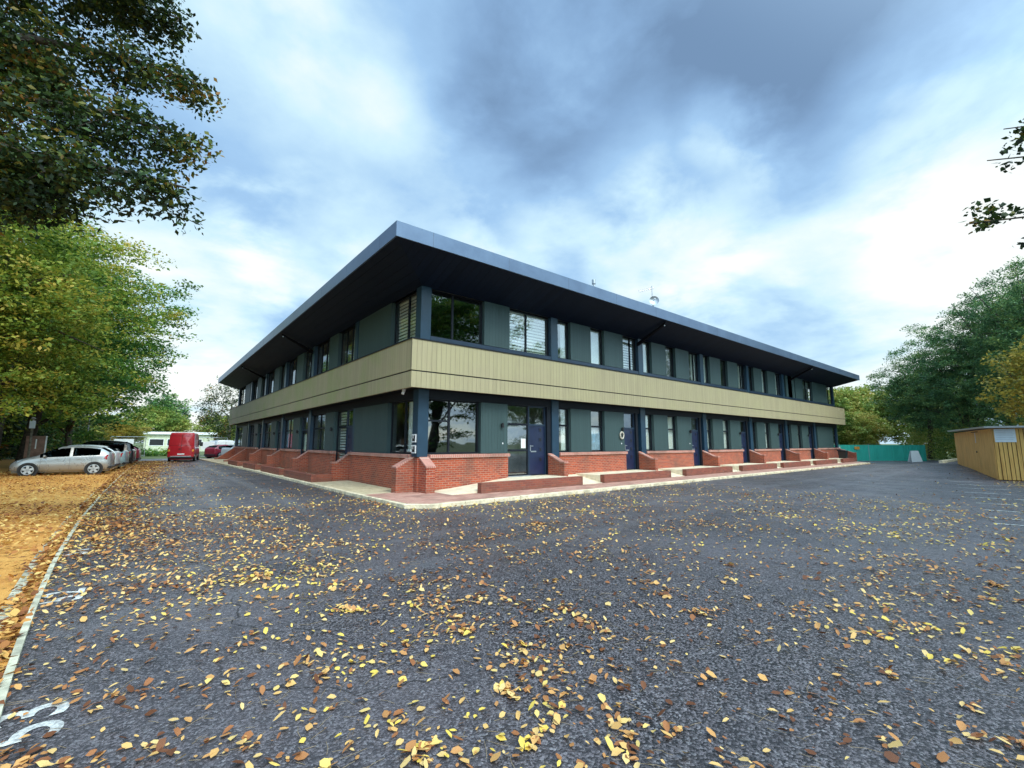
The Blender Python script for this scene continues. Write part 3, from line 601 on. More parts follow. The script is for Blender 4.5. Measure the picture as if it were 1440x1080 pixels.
b = MB(); b.v = [(-9.5, -3.6, .062), (-7.62, -4.35, .046), (-7.62, -4.29, .046), (-9.5, -3.54, .062)]; b.face((0, 1, 2, 3)); o = b.build('road_marking', 'paintline', recalc=False); o['kind'] = 'structure'

# ------------------------------------------------------------------ timber bin store
ang = math.atan2(2.51, 11.57)
t = empty('bin_store', (23.69, -10.84, 0), 'long timber clad bin store with flat felt roof at the right edge', 'shed', rz=ang)
LN, DP = 11.84, 4.2
b = MB(); x_ = 0.0; rs = random.Random(3)
while x_ < LN-.01:
    w = min(.145, LN-x_); zb = .09+.30*(x_/LN); b.box(x_+.002, x_+w-.002, -.0-.022-rs.random()*.002, -.0, zb, 2.40); x_ += .145
b2 = MB()
for (x0, x1, y0, y1) in ((.02, LN-.02, -.10, -.03), (.02, .09, -DP+.05, -.1), (LN-.09, LN-.02, -DP+.05, -.1)): b2.box(x0, x1, y0, y1, .15, 2.38)
# long side faces the road (+y side of the box)
b = MB(); x_ = 0.0
while x_ < LN-.01:
    w = min(.145, LN-x_); zb = .09+.30*(x_/LN); b.box(x_+.003, x_+w-.003, -.022, 0-rs.random()*.003, zb, 2.40); x_ += .145
b.build('long_wall', 'wood', t)
b2.build('backing', 'wood_dark', t)
b = MB(); y_ = 0.03
k_ = 0
while y_ < DP:
    zt = 2.40 if (k_ % 1 == 0) else 1.7; b.box(-.025-(.02 if k_ % 2 else 0), 0-(.02 if k_ % 2 else 0), -y_-.112, -y_, .10, zt); y_ += .135; k_ += 1
b.build('slatted_end', 'wood', t)
b = MB(); b.box(-.056, -.047, -.72, -.06, 1.78, 2.37); nb = b.build('notice', 'paper', t)
b = MB()
for i in range(6): b.box(-.059, -.056, -.68+.05*(i % 2), -.10, 2.30-i*.08, 2.31-i*.08)
b.build('notice_text', 'steel', nb)
b = MB(); b.hexa([(-.35, -DP-.1, 2.42), (LN+.2, -DP-.1, 2.50), (LN+.2, .28, 2.50), (-.35, .28, 2.42), (-.35, -DP-.1, 2.50), (LN+.2, -DP-.1, 2.58), (LN+.2, .28, 2.58), (-.35, .28, 2.50)]); b.build('roof', 'steel', t)
b = MB(); b.box(4.2, 4.34, .004, .012, 1.75, 2.28); b.build('door_strip', 'white', t)
b = MB(); b.tube((4.3, .002, 1.28), (4.3, .03, 1.28), .05, n=10); b.build('lock', 'black', t)
b = MB(); b.box(3.4, 5.3, .004, .02, 2.30, 2.34); b.build('hinge_rail', 'wood_dark', t)
b = MB(); b.box(.05, LN-.05, -DP+.1, -.05, -.05, .15); b.build('plinth', 'wood_dark', t)

# ------------------------------------------------------------------ green netted fence
def fencepost(b, x, y, h): b.tube((x, y, 0), (x, y, h), .03, n=6)
t = empty('netted_fence', (43.0, 2.5, 0), 'temporary fence covered in green debris netting beyond the car park', 'fence')
pts = [(45.4, 1.8), (46.5, 1.0), (48.6, -.8), (50.7, -2.8), (51.8, -4.4)]
b = MB()
for i in range(len(pts)-1):
    (x0, y0), (x1, y1) = pts[i], pts[i+1]; n = 12
    for j in range(n):
        a, e = j/n, (j+1)/n; o1 = .03*math.sin(j*1.7+i); o2 = .03*math.sin((j+1)*1.7+i); q = len(b.v)
        for w, oo in ((a, o1), (e, o2)):
            X, Y = x0+(x1-x0)*w-43, y0+(y1-y0)*w-2.5
            for zz in (.05, .8, 1.58): b.v.append((X+oo*(1 if zz == .8 else .3), Y+oo, zz))
        b.face((q, q+3, q+4, q+1)); b.face((q+1, q+4, q+5, q+2))
b.build('netting', 'green_net', t, recalc=False)
for (x, y) in pts: b = MB(); fencepost(b, x-43, y-2.5+.05, 1.66); b.build('fence_post', 'steel', t)
for (x, y, m_) in ((46.2, 1.2, 'white'), (47.6, .0, 'amber')):
    b = MB(); b.hexa([(x-43-.18, y-2.5-.07+.16, 1.15), (x-43+.18, y-2.5-.07-.16, 1.15), (x-43+.19, y-2.5-.06-.16, 1.15), (x-43-.17, y-2.5-.06+.16, 1.15), (x-43-.18, y-2.5-.07+.16, 1.42), (x-43+.18, y-2.5-.07-.16, 1.42), (x-43+.19, y-2.5-.06-.16, 1.42), (x-43-.17, y-2.5-.06+.16, 1.42)]); b.build('sign', m_, t)
t = empty('road_barrier', (49.2, -4.0, 0), 'small pale folding barrier standing before the green fence', 'barrier', rz=R(-50))
for s in (-1, 1): b = MB(); b.hexa([(-.45, s*.28-.02, 0), (.45, s*.28-.02, 0), (.45, s*.28+.02, 0), (-.45, s*.28+.02, 0), (-.3, s*.04-.02, 1.05), (.3, s*.04-.02, 1.05), (.3, s*.04+.02, 1.05), (-.3, s*.04+.02, 1.05)]); b.build('panel', 'white', t)
b = MB(); b.box(40, 62, -7.0, -6.8, .1, .45); struct(b.build('kerb', 'kerb')).rotation_euler = (0, 0, 0)

# ------------------------------------------------------------------ foliage
NR = np.random.RandomState(11)
def leafcloud(name, m_, centres, radii, per, size, flat=.6, parent=None, shape='rhomb', droop=0.0, seed=0, kind=None, aspect=.55):
    rs = np.random.RandomState(seed); C_ = np.repeat(np.asarray(centres, float), per, axis=0); n = len(C_); Rr = np.repeat(np.asarray(radii, float), per)[:, None]
    d = rs.normal(size=(n, 3)); d /= np.linalg.norm(d, axis=1)[:, None]; d *= (rs.rand(n, 1)**.5); d[:, 2] *= flat
    P_ = C_+d*Rr
    a = rs.normal(size=(n, 3)); a[:, 2] = a[:, 2]*.5-droop; a /= np.linalg.norm(a, axis=1)[:, None]; b_ = rs.normal(size=(n, 3)); b_[:, 2] *= .6; b_ -= a*(a*b_).sum(1)[:, None]; b_ /= np.linalg.norm(b_, axis=1)[:, None]
    s = size*(.4+1.1*rs.rand(n, 1)**1.3); L = a*s; Wd = b_*s*aspect*.5; c = np.cross(a, b_)
    V = np.stack([P_, P_+L*.45+Wd+c*s*.06, P_+L, P_+L*.45-Wd+c*s*.06], 1).reshape(-1, 3).astype(np.float32)
    me = bpy.data.meshes.new(name); me.vertices.add(4*n); me.vertices.foreach_set('co', V.ravel()); me.loops.add(4*n); me.loops.foreach_set('vertex_index', np.arange(4*n, dtype=np.int32))
    me.polygons.add(n); me.polygons.foreach_set('loop_start', np.arange(0, 4*n, 4, dtype=np.int32)); me.polygons.foreach_set('loop_total', np.full(n, 4, dtype=np.int32))
    at = me.attributes.new('rnd', 'FLOAT', 'FACE'); rr = rs.rand(n)*.55+np.repeat(rs.rand(len(centres)), per)*.45; at.data.foreach_set('value', rr.astype(np.float32))
    me.materials.append(M[m_]); me.update(); me.validate(); o = bpy.data.objects.new(name, me); COL.objects.link(o)
    if parent: o.parent = parent
    if kind: o['kind'] = kind
    return o
def crownpts(n, cen, rad, seed, lo=.45, lump=.25):
    rs = np.random.RandomState(seed); d = rs.normal(size=(n, 3)); d /= np.linalg.norm(d, axis=1)[:, None]
    lob = rs.normal(size=(9, 3)); lob /= np.linalg.norm(lob, axis=1)[:, None]
    k_ = 1-lump+lump*1.6*np.max(np.clip(d@lob.T, 0, 1)**5, axis=1)
    r_ = (lo+(1-lo)*rs.rand(n)**.6)*k_; return np.array(cen)+d*r_[:, None]*np.array(rad)
def limbs(mb, trunk_h, cen, rad, r0, seed, n=9, base=(0, 0, 0)):
    rs = random.Random(seed); top = Vector(cen)+Vector((0, 0, rad[2]*.5)); b0 = Vector(base)
    mid = b0.lerp(top, .5)+Vector((rs.uniform(-.3, .3), rs.uniform(-.3, .3), 0)); mb.path([b0, b0+Vector((0, 0, .3)), b0.lerp(mid, .6), mid, top], [r0*1.35, r0, r0*.85, r0*.6, r0*.15], 10)
    for i in range(n):
        t_ = rs.uniform(.0, 1); s = Vector((b0.x, b0.y, 0)).lerp(Vector((top.x, top.y, 0)), .3); s.z = trunk_h+(top.z-trunk_h)*t_*.7
        th = 2*math.pi*(i/n)+rs.uniform(-.4, .4); e = Vector(cen)+Vector((math.cos(th)*rad[0]*.66, math.sin(th)*rad[1]*.66, rs.uniform(-.6, .5)*rad[2])); c = s.lerp(e, .5)+Vector((0, 0, rs.uniform(.2, 1.0)))
        mb.path([s, c, e], [r0*.38, r0*.22, r0*.05], 6)
        for k2 in range(2): e2 = c+Vector((rs.uniform(-1, 1), rs.uniform(-1, 1), rs.uniform(-.5, .8)))*rad[0]*.35; mb.path([c, e2], [r0*.16, r0*.03], 5)
def tree(name, loc, label, cat, leaf, cen, rad, trunk_h, r0, nclump, per, size, cr=.9, seed=1, group=None, bark='bark', flat=.6, lo=.45, droop=.1, lump=.25, aspect=.55):
    t = empty(name, loc, label, cat, group); mb = MB(); limbs(mb, trunk_h, cen, rad, r0, seed); mb.build('trunk', bark, t, smooth=True)
    leafcloud('crown', leaf, crownpts(nclump, cen, rad, seed, lo, lump), np.random.RandomState(seed).uniform(.6, 1.3, nclump)*cr, per, size, flat, t, seed=seed, droop=droop, aspect=aspect); return t
def again(src, loc, label, rz=0, s=(1, 1, 1), group=None, leaf=None):
    c = copy_tree(src); c.location = loc; c.rotation_euler = (0, 0, rz); c.scale = s; c['label'] = label
    return c
# row of beeches on the left, beside the parked cars
g1 = 'broadleaf trees along the left car park'
tb1 = tree('broadleaf_tree', (-12.8, 19, .1), 'yellow green tree leaning over the silver hatchback, nearest of the tree row', 'tree', 'leaf_yel', (.6, -.5, 8.6), (5.6, 5.6, 6.2), 2.4, .27, 520, 120, .17, 1.15, 21, g1, flat=.28, lo=.2, lump=.45, droop=.15)
tb2 = tree('broadleaf_tree', (-12.6, 30.5, .1), 'tall green tree behind the white cars with branches reaching the road', 'tree', 'leaf_mid', (1.0, .0, 9.8), (7.0, 6.8, 7.9), 2.4, .32, 760, 105, .21, 1.3, 22, g1, flat=.28, lo=.2, lump=.45, droop=.15)
tb3 = again(tb2, (-11.6, 42, .1), 'green tree farther along the left row, above the black car', 2.2, (.85, .85, .86))
tb4 = again(tb1, (-13.2, 26, .1), 'yellow green tree second in the left tree row', 1.1, (1.15, 1.15, 1.30))
tb5 = again(tb1, (-17.0, 14, .1), 'yellow green tree at the left edge behind the sign post', 3.1, (1.15, 1.15, 1.2))
for i, (x, y, s) in enumerate([(-21, 20, 1.05), (-22, 30, 1.1), (-20, 40, 1.0), (-20, 50, .9)]): again(tb2, (x, y, .1), 'shaded tree in the back row of the left wood, number %s from the camera' % ['first', 'second', 'third', 'fourth'][i], i*1.3, (s, s, s))
n = 1700; rs = np.random.RandomState(4); yy_ = rs.uniform(10, 66, n); cc = np.stack([np.interp(yy_, [10, 40, 55, 66], [-19, -17, -14.5, -12])-rs.uniform(0, 4.5, n), yy_, rs.uniform(.2, 5.2, n)], 1)
tag(leafcloud('undergrowth', 'leaf_dark', cc, np.full(n, 1.05), 52, .30, .8, seed=5, kind='stuff'), 'dark undergrowth filling the left wood')
# near tree hanging over the upper left of the view
T = empty('broadleaf_tree', (-11.2, -.2, .05), 'near dark green tree whose boughs hang over the upper left corner', 'tree')
mb = MB(); limbs(mb, 3.5, (0, -.4, 9.5), (5, 5.4, 5), .42, 31, 12)
boughs = [((-11.2, -.2, 5.6), (-8.6, -2.6, 6.3), (-6.2, -4.5, 5.7)), ((-11.2, -.2, 6.4), (-8.6, -2.4, 7.4), (-6.15, -4.1, 6.8)), ((-11.2, -.2, 7.4), (-8.6, -2.0, 8.8), (-6.2, -3.6, 8.2)), ((-11.2, -.2, 8.4), (-8.8, -1.9, 10.0), (-6.5, -3.2, 9.6)),
          ((-11.2, -.2, 5.6), (-9.2, -1.8, 6.4), (-7.6, -3.0, 6.3)), ((-11.2, -.2, 5.4), (-9.6, -1.6, 6.0), (-7.8, -2.9, 5.7)), ((-11.2, -.2, 8.0), (-9.2, -1.0, 9.2), (-8.2, -1.2, 8.6)), ((-11.2, -.2, 9.0), (-8.4, -2.8, 10.4), (-6.9, -4.1, 9.5)), ((-11.2, -.2, 5.4), (-9.9, -1.2, 6.3), (-8.7, -2.2, 6.9))]
cl = []; rr_ = np.random.RandomState(9)
for s_, c_, e_ in boughs:
    s_, c_, e_ = [Vector(q)-Vector((-11.2, -.2, .05)) for q in (s_, c_, e_)]; mb.path([s_, s_.lerp(c_, .5)+Vector((0, 0, .2)), c_, c_.lerp(e_, .5)+Vector((0, 0, .1)), e_], [.15, .11, .07, .04, .015], 7)
    for k_ in range(110):
        t_ = rr_.uniform(.2, 1.0); q = s_.lerp(c_, t_*2) if t_ < .5 else c_.lerp(e_, t_*2-1); w = .30+.75*(1-t_); p = Vector(rr_.uniform(-1.5, 1.5, size=3))*w*.62; p.z = p.z*.8-.15; cl.append(tuple(q+p))
        if k_ % 5 == 0: mb.path([q, q+p], [.018, .005], 4)
cl = np.concatenate([np.array(cl), crownpts(760, (-1.2, -.3, 9.9), (4.4, 4.6, 4.6), 33, .3)])
mb.build('trunk', 'bark', T, smooth=True)
leafcloud('crown', 'leaf_dark', cl, rr_.uniform(.26, .50, len(cl)), 60, .095, .65, T, seed=34, droop=.45, aspect=.55)
# tree off the right edge with sprays reaching into view
T2 = empty('broadleaf_tree', (7.2, -17.6, .1), 'tree outside the right edge whose leafy sprays hang against the sky', 'tree')
o0 = Vector((7.2, -17.6, .1)); mb = MB(); limbs(mb, 3.5, (1.5, -1.5, 8.5), (4.4, 4.0, 5.0), .3, 41, 8); cl = list(map(tuple, crownpts(330, (1.8, -1.8, 9.6), (4.6, 4.2, 5.4), 42)))
for (s_, e_) in (((7.2, -17.6, 4.6), (.60, -12.43, 4.15)), ((7.2, -17.6, 5.2), (.70, -12.65, 4.85)), ((7.2, -17.6, 5.8), (1.12, -12.80, 5.35))):
    s_, e_ = Vector(s_)-o0, Vector(e_)-o0; mb.path([s_, s_.lerp(e_, .5)+Vector((0, 0, .35)), e_], [.07, .03, .006], 6)
    for k_ in range(46): t_ = rr_.uniform(.5, .985); p = Vector(rr_.normal(size=3))*.24*(1.3-t_); cl.append(tuple(s_.lerp(e_, t_)+Vector((0, 0, .35*math.sin(math.pi*t_)))+p))
mb.build('trunk', 'bark', T2, smooth=True); leafcloud('crown', 'leaf_dark', cl, np.concatenate([np.full(330, .6), np.full(138, .11)]), 24, .058, .7, T2, seed=43, droop=.2, aspect=.8)
# pines and bank on the right
g2 = 'pines on the right bank'
pa = tree('pine_tree', (49.5, -10.2, .2), 'tallest dark pine at the right edge above the bin store', 'tree', 'pine', (0, 0, 9.2), (5.2, 5.2, 9.0), 2.0, .3, 620, 100, .20, .72, 51, g2, flat=.5, lo=.2, droop=-.4, lump=.34, aspect=.34)
pb = tree('pine_tree', (56.0, -4.2, .2), 'rounded blue green pine behind the green netting', 'tree', 'pine', (0, 0, 7.0), (4.8, 4.8, 6.4), 2.0, .28, 480, 100, .20, .72, 52, g2, flat=.5, lo=.2, droop=-.4, lump=.32, aspect=.34)
again(pa, (51.5, -7.4, .2), 'slimmer pine between the rounded pine and the tallest pine', 1.4, (.8, .8, .80)); again(pa, (44.0, -12.4, .2), 'pine cut by the right edge of the view', 2.4, (.9, .9, 1.02))
again(pb, (61.5, -10.5, .2), 'pine standing back behind the rounded pine', 1.0, (1.1, 1.1, 1.25)); again(pa, (58, -15, .2), 'pine far behind the bin store roof', .5, (1.1, 1.1, 1.05))
yt = tree('broadleaf_tree', (37.6, -12.3, .2), 'golden yellow tree rising behind the bin store roof at the right edge', 'tree', 'leaf_gold', (0, 0, 5.6), (2.6, 2.6, 3.3), 1.5, .14, 190, 50, .2, .6, 53, flat=.6, lo=.2)
bk = tree('broadleaf_tree', (69, 6.5, 0), 'yellow green tree just right of the building end', 'tree', 'leaf_bank', (0, 0, 5.6), (4.8, 4.8, 4.6), 1.5, .22, 420, 60, .30, .9, 54, 'yellow green trees beyond the car park')
again(bk, (74, -1, 0), 'yellow green tree between the building and the rounded pine', 2, (1.1, 1.1, 1.15)); again(bk, (66, -4, 0), 'low yellow green tree beside the rounded pine', 4, (.75, .75, .72)); again(bk, (78, 8, 0), 'yellow green tree showing over the others right of the building', 4, (1.2, 1.2, 1.15))
again(bk, (62, 3.5, 0), 'bushy tree right behind the green netting', 5, (.7, .7, .62))
n = 420; rs = np.random.RandomState(6); tt = rs.rand(n); cc = np.stack([38+22*tt+rs.uniform(-.8, 1.5, n), -13.5+12*tt-2.2+rs.uniform(-1.2, 1.2, n)+2.0*tt, rs.uniform(.2, 3.0, n)], 1)
tag(leafcloud('hedge_bank', 'leaf_bank', cc, np.full(n, .8), 45, .2, .8, seed=7, kind='stuff'), 'mixed hedge growth along the right bank')
# far left background
ft = tree('broadleaf_tree', (2.2, 57.5, 0), 'dark feathery tree behind the parked cars at the building end', 'tree', 'leaf_dark', (0, 0, 5.6), (4.2, 4.2, 4.4), 2.2, .2, 260, 46, .22, .9, 61, bark='bark_pale')
fc = tree('conifer_tree', (-3, 136, 0), 'far blue green conifer rising above the yellow bushes', 'tree', 'pine', (0, 0, 8.5), (5.6, 5.6, 6.5), 1.5, .3, 260, 60, .5, 1.2, 62, lump=.1, lo=.1)
fy = again(bk, (-5, 105, 0), 'rounded yellow green tree beyond the red van', 1, (1.35, 1.35, .95)); again(bk, (-20, 108, 0), 'pale yellow green tree left of the van above the bungalow', 2, (1.5, 1.5, .72)); again(bk, (6, 100, 0), 'yellow tree between the van and the dark feathery tree', 3, (1.0, 1.0, .8))
again(bk, (-11.5, 72, 0), 'low golden tree at the end of the left car park', 3.5, (.95, .95, .6)); again(yt, (-8.6, 61.5, 0), 'orange yellow bush beside the white frame', 1, (.9, .9, .55))
again(bk, (-34, 100, 0), 'distant tree glimpsed through the left row', 1.5, (1.6, 1.6, 1.0))
n = 90; rs = np.random.RandomState(8); cc = np.stack([rs.uniform(-16, -3, n), rs.uniform(60, 62, n), rs.uniform(.1, .7, n)], 1)
tag(leafcloud('long_grass', 'leaf_mid', cc, np.full(n, .7), 50, .3, .5, seed=9, kind='stuff'), 'rough grass bank at the end of the road')
# trees behind the camera, seen only in the window reflections
for i, (x, y, s) in enumerate([(5, -29, 1.15), (16, -26, 1.2), (34, -31, 1.0), (-20, -28, 1.1)]): again(tb2, (x, y, 0), 'tree behind the camera mirrored in the windows, %s' % ['first', 'second', 'third', 'fourth'][i], i, (s, s, s))

# ------------------------------------------------------------------ cars
def car(name, loc, rz, label, paint_m, L=4.0, Wd=1.72, H=1.48, kind='hatch', detail=True, group='cars parked in the left car park'):
    t = empty(name, loc, label, 'van' if kind == 'van' else 'car', group, rz)       # +x is the front, origin under the middle
    hl, hw = L/2, Wd/2
    if kind == 'hatch':
        st = [(-1.0, .40, .74, .96, .80), (-.985, .28, .88, 1.06, .90), (-.95, .25, .96, 1.16, .94), (-.88, .24, 1.0, H-.24, .97), (-.76, .23, 1.0, H-.10, 1), (-.58, .23, .985, H-.035, 1), (-.36, .23, .97, H, 1), (-.20, .23, .956, H, 1), (-.14, .23, .95, H, 1), (.04, .23, .93, H-.04, 1), (.18, .23, .92, H-.15, 1), (.34, .23, .91, 1.18, 1), (.52, .23, .89, .98, 1), (.66, .23, .84, .91, .99), (.80, .24, .76, .83, .96), (.91, .26, .66, .74, .90), (.97, .28, .58, .65, .80), (1.0, .34, .50, .55, .66)]
        cab = (-.80, .50); ax = (-.66, .62); wr = .31
    else:
        st = [(-1.0, .45, 1.30, H-.12, .94), (-.993, .36, 1.30, H-.04, .97), (-.97, .34, 1.32, H, 1), (-.6, .34, 1.32, H, 1), (-.2, .34, 1.32, H, 1), (.2, .34, 1.32, H, 1), (.42, .34, 1.30, H-.04, 1), (.52, .34, 1.28, H-.18, 1), (.66, .34, 1.24, 1.72, 1), (.78, .34, 1.18, 1.30, .99), (.92, .34, 1.0, 1.08, .96), (.985, .36, .80, .90, .88), (1.0, .42, .70, .78, .80)]
        cab = (.30, .78); ax = (-.56, .66); wr = .34
    # refine stations
    fine = []
    for a, e in zip(st[:-1], st[1:]):
        for k_ in range(2): fine.append(tuple(a[q]+(e[q]-a[q])*k_/2 for q in range(5)))
    fine.append(st[-1]); prof = []
    for (x, zb, zbelt, zt, ws) in fine:
        w = hw*ws; cabh = zt-zbelt; tw = w*(1-(.20 if kind == 'hatch' else .08)*min(1, max(0, cabh)/.5)); z1 = zb+(zbelt-zb)*.45
        half = [(w*.86, zb), (w*.965, zb+.06), (w, z1), (w*.985, zbelt-.06), (w*.955, zbelt), (tw*.985 if cabh > .15 else w*.85, zbelt+max(cabh, .01)*.82), (tw*.90 if cabh > .15 else w*.7, zt-.012), (tw*.55, zt+.012), (0, zt+.02)]
        prof.append([(x*hl, y, z_) for y, z_ in half]+[(x*hl, -y, z_) for y, z_ in half[-2::-1]])
    n = len(prof[0]); body = MB(); sides = {(p_, q_): MB() for p_ in (False, True) for q_ in (False, True)}; ws_ = MB(); rw = MB()
    for mbb in (body, ws_, rw, *sides.values()): mbb.v = [p for r_ in prof for p in r_]
    gl = {4, 5, n-7, n-6} if False else {4, n-6}
    for i in range(len(prof)-1):
        xm = (fine[i][0]+fine[i+1][0])/2; cabh = min(fine[i][3]-fine[i][2], fine[i+1][3]-fine[i+1][2])
        for j in range(n-1):
            q = (i*n+j, (i+1)*n+j, (i+1)*n+j+1, i*n+j+1); tgt = body
            if j in (4, n-6) and cab[0]+.06 < xm < cab[1]-.03 and cabh > .12: 
                pil = (-.20 < xm < -.14) if kind == 'hatch' else False
                tgt = body if pil else sides[(j == 4, xm > -.17)]
            slope = (fine[i][3]-fine[i+1][3])/(fine[i+1][0]-fine[i][0])/hl
            if j in (6, 7, 8, 9, 5, 10) and .10 < xm < .52 and slope > .25 and kind == 'hatch': tgt = ws_
            if j in (6, 7, 8, 9, 5, 10) and .46 < xm < .78 and slope > .25 and kind == 'van': tgt = ws_
            if j in (6, 7, 8, 9) and -.95 < xm < -.76 and slope < -.25 and kind == 'hatch': tgt = rw
            tgt.face(q)
    body.face(tuple(range(n))); body.face(tuple((len(prof)-1)*n+k_ for k_ in range(n-1, -1, -1)))
    body.box(-hl*.96, hl*.93, -hw*.8, hw*.8, .17, .3)
    for i in range(len(prof)-1): body.face((i*n, i*n+n-1, (i+1)*n+n-1, (i+1)*n))
    bo = body.build('body', paint_m, t, smooth=True)
    for nm, mb_ in [('side_window', q_) for q_ in sides.values()]+[('windscreen', ws_), ('rear_window', rw)]:
        if mb_.f: mb_.build(nm, 'carglass', t, smooth=True, recalc=False)
    if kind == 'hatch':
        q = MB(); q.box(-hl*.84, hl*.35, -hw*.7, hw*.7, .5, .9); q.build('seats', 'black', t)
    for axx in ax:
        for s in (-1, 1):
            wx = axx*hl; w_ = empty_part = None
            a = MB(); a.tube((wx, s*(hw-.10), wr), (wx, s*(hw+.006), wr), wr+.055, n=28); a.build('wheel_arch', 'black', t)
            a = MB(); a.tube((wx, s*(hw-.16), wr), (wx, s*(hw+.016), wr), wr, wr-.008, n=28); wo = a.build('wheel', 'tyre', t)
            a = MB(); a.tube((wx, s*(hw+.010), wr), (wx, s*(hw+.018), wr), wr*.64, n=24); a.build('rim_recess', 'black', wo)
            a = MB()
            for k_ in range(5):
                th = 2*math.pi*k_/5+.3; c = Vector((wx, s*(hw+.022), wr)); d = Vector((math.cos(th), 0, math.sin(th))); pr_ = Vector((-d.z, 0, d.x))
                a.hexa([c+pr_*.045-Vector((0, .008, 0)), c-pr_*.045-Vector((0, .008, 0)), c-pr_*.045+Vector((0, .008, 0)), c+pr_*.045+Vector((0, .008, 0)), c+d*wr*.66+pr_*.055-Vector((0, .008, 0)), c+d*wr*.66-pr_*.055-Vector((0, .008, 0)), c+d*wr*.66-pr_*.055+Vector((0, .008, 0)), c+d*wr*.66+pr_*.055+Vector((0, .008, 0))])
            rp_ = [Vector((wx+math.cos(q)*wr*.68, s*(hw+.02), wr+math.sin(q)*wr*.68)) for q in np.linspace(0, 2*math.pi, 25)]; a.path(rp_, [.016]*25, 6); a.build('rim', 'rim', wo)
    for s in (-1, 1):
        if kind == 'hatch':
            a = MB(); a.hexa([(-hl*.99, s*hw*.66, .78), (-hl*.90, s*hw*.985, .76), (-hl*.84, s*hw*.995, .86), (-hl*.97, s*hw*.66, .86), (-hl*.975, s*hw*.72, 1.02), (-hl*.93, s*hw*.93, 1.02), (-hl*.89, s*hw*.965, 1.0), (-hl*.95, s*hw*.72, 1.02)]); a.build('tail_light', 'tail', t, bevel=.012)
            a = MB(); a.hexa([(hl*.97, s*hw*.55, .60), (hl*.86, s*hw*.93, .64), (hl*.74, s*hw*.99, .74), (hl*.88, s*hw*.6, .7), (hl*.93, s*hw*.55, .71), (hl*.84, s*hw*.90, .77), (hl*.72, s*hw*.94, .82), (hl*.86, s*hw*.6, .77)]); a.build('headlight', 'head', t, bevel=.01)
            a = MB(); a.hexa([(hl*.30, s*hw*.99, .92), (hl*.36, s*hw*.99, .92), (hl*.36, s*(hw+.17), .93), (hl*.31, s*(hw+.17), .93), (hl*.29, s*hw*.99, 1.0), (hl*.35, s*hw*.99, 1.0), (hl*.35, s*(hw+.17), 1.04), (hl*.30, s*(hw+.17), 1.04)]); a.build('wing_mirror', paint_m, t, bevel=.02)
            for dx in (.05, -.38): a = MB(); a.box(hl*dx, hl*dx+.16, s*hw*1.0-.012, s*hw*1.0+.014, .80, .825); a.build('door_handle', paint_m, t, bevel=.005)
            a = MB()
            for dx in (.40, -.16, -.60): a.box(hl*dx, hl*dx+.008, s*hw-.004, s*hw+.003, .32, .88)
            a.build('door_seam', 'black', t)
        else:
            a = MB(); a.hexa([(-hl-.02, s*hw*.80, .75), (-hl-.02, s*hw*.97, .75), (-hl+.06, s*hw*1.0, .75), (-hl+.06, s*hw*.8, .75), (-hl-.02, s*hw*.80, 1.28), (-hl-.02, s*hw*.97, 1.28), (-hl+.06, s*hw*1.0, 1.28), (-hl+.06, s*hw*.8, 1.28)])
            a.build('tail_light', 'tail', t, bevel=.012); a = MB(); a.box(-hl-.032, -hl-.018, min(s*hw*.8, s*hw*.96), max(s*hw*.8, s*hw*.96), .92, 1.08); a.build('indicator', 'amber', t)
            a = MB(); a.box(hl*.64, hl*.70, min(s*hw, s*(hw+.25)), max(s*hw, s*(hw+.25)), 1.35, 1.75); a.build('wing_mirror', 'black', t, bevel=.03)
            for yy in (.25,): a = MB(); a.box(-hl*.55, hl*.25, min(s*hw-.004, s*hw+.012), max(s*hw-.004, s*hw+.012), 1.1, 1.16); a.build('side_rail', 'black', t)
    a = MB(); a.box(-hl-.02 if kind == 'van' else -hl*.985-.02, -hl+.06, -.26, .26, .52 if kind == 'hatch' else .62, .64 if kind == 'hatch' else .74); a.build('number_plate', 'amber' if False else 'white', t)
    a = MB(); a.box(-hl-.03, -hl+.25, -hw*.92, hw*.92, .30, .44); a.box(hl-.22, hl+.01, -hw*.6, hw*.6, .26, .40); a.build('bumper_trim', 'black' if kind == 'hatch' else 'black', t, bevel=.02)
    if kind == 'van':
        a = MB(); a.box(-hl-.01, -hl+.02, -.012, .012, .55, H-.14)
        for zz in (1.45, 2.28): a.box(-hl-.008, -hl+.02, -hw*.86, hw*.86, zz, zz+.015)
        a.build('door_seam', 'black', t); a = MB(); a.box(-hl-.03, -hl, .03, .20, 1.1, 1.16); a.build('door_handle', 'black', t)
        a = MB(); a.box(-hl-.12, -hl+.05, -hw*.75, hw*.75, .44, .52); a.build('rear_step', 'steel', t)
        a = MB(); a.box(-hl*.5, hl*.2, -.2, .2, H+.01, H+.05); a.build('roof_vent', 'white', t, bevel=.01)
        q = MB(); q.box(-.2, .2, -.2, .2, .4, .6); q.build('seats', 'black', t)
    return t
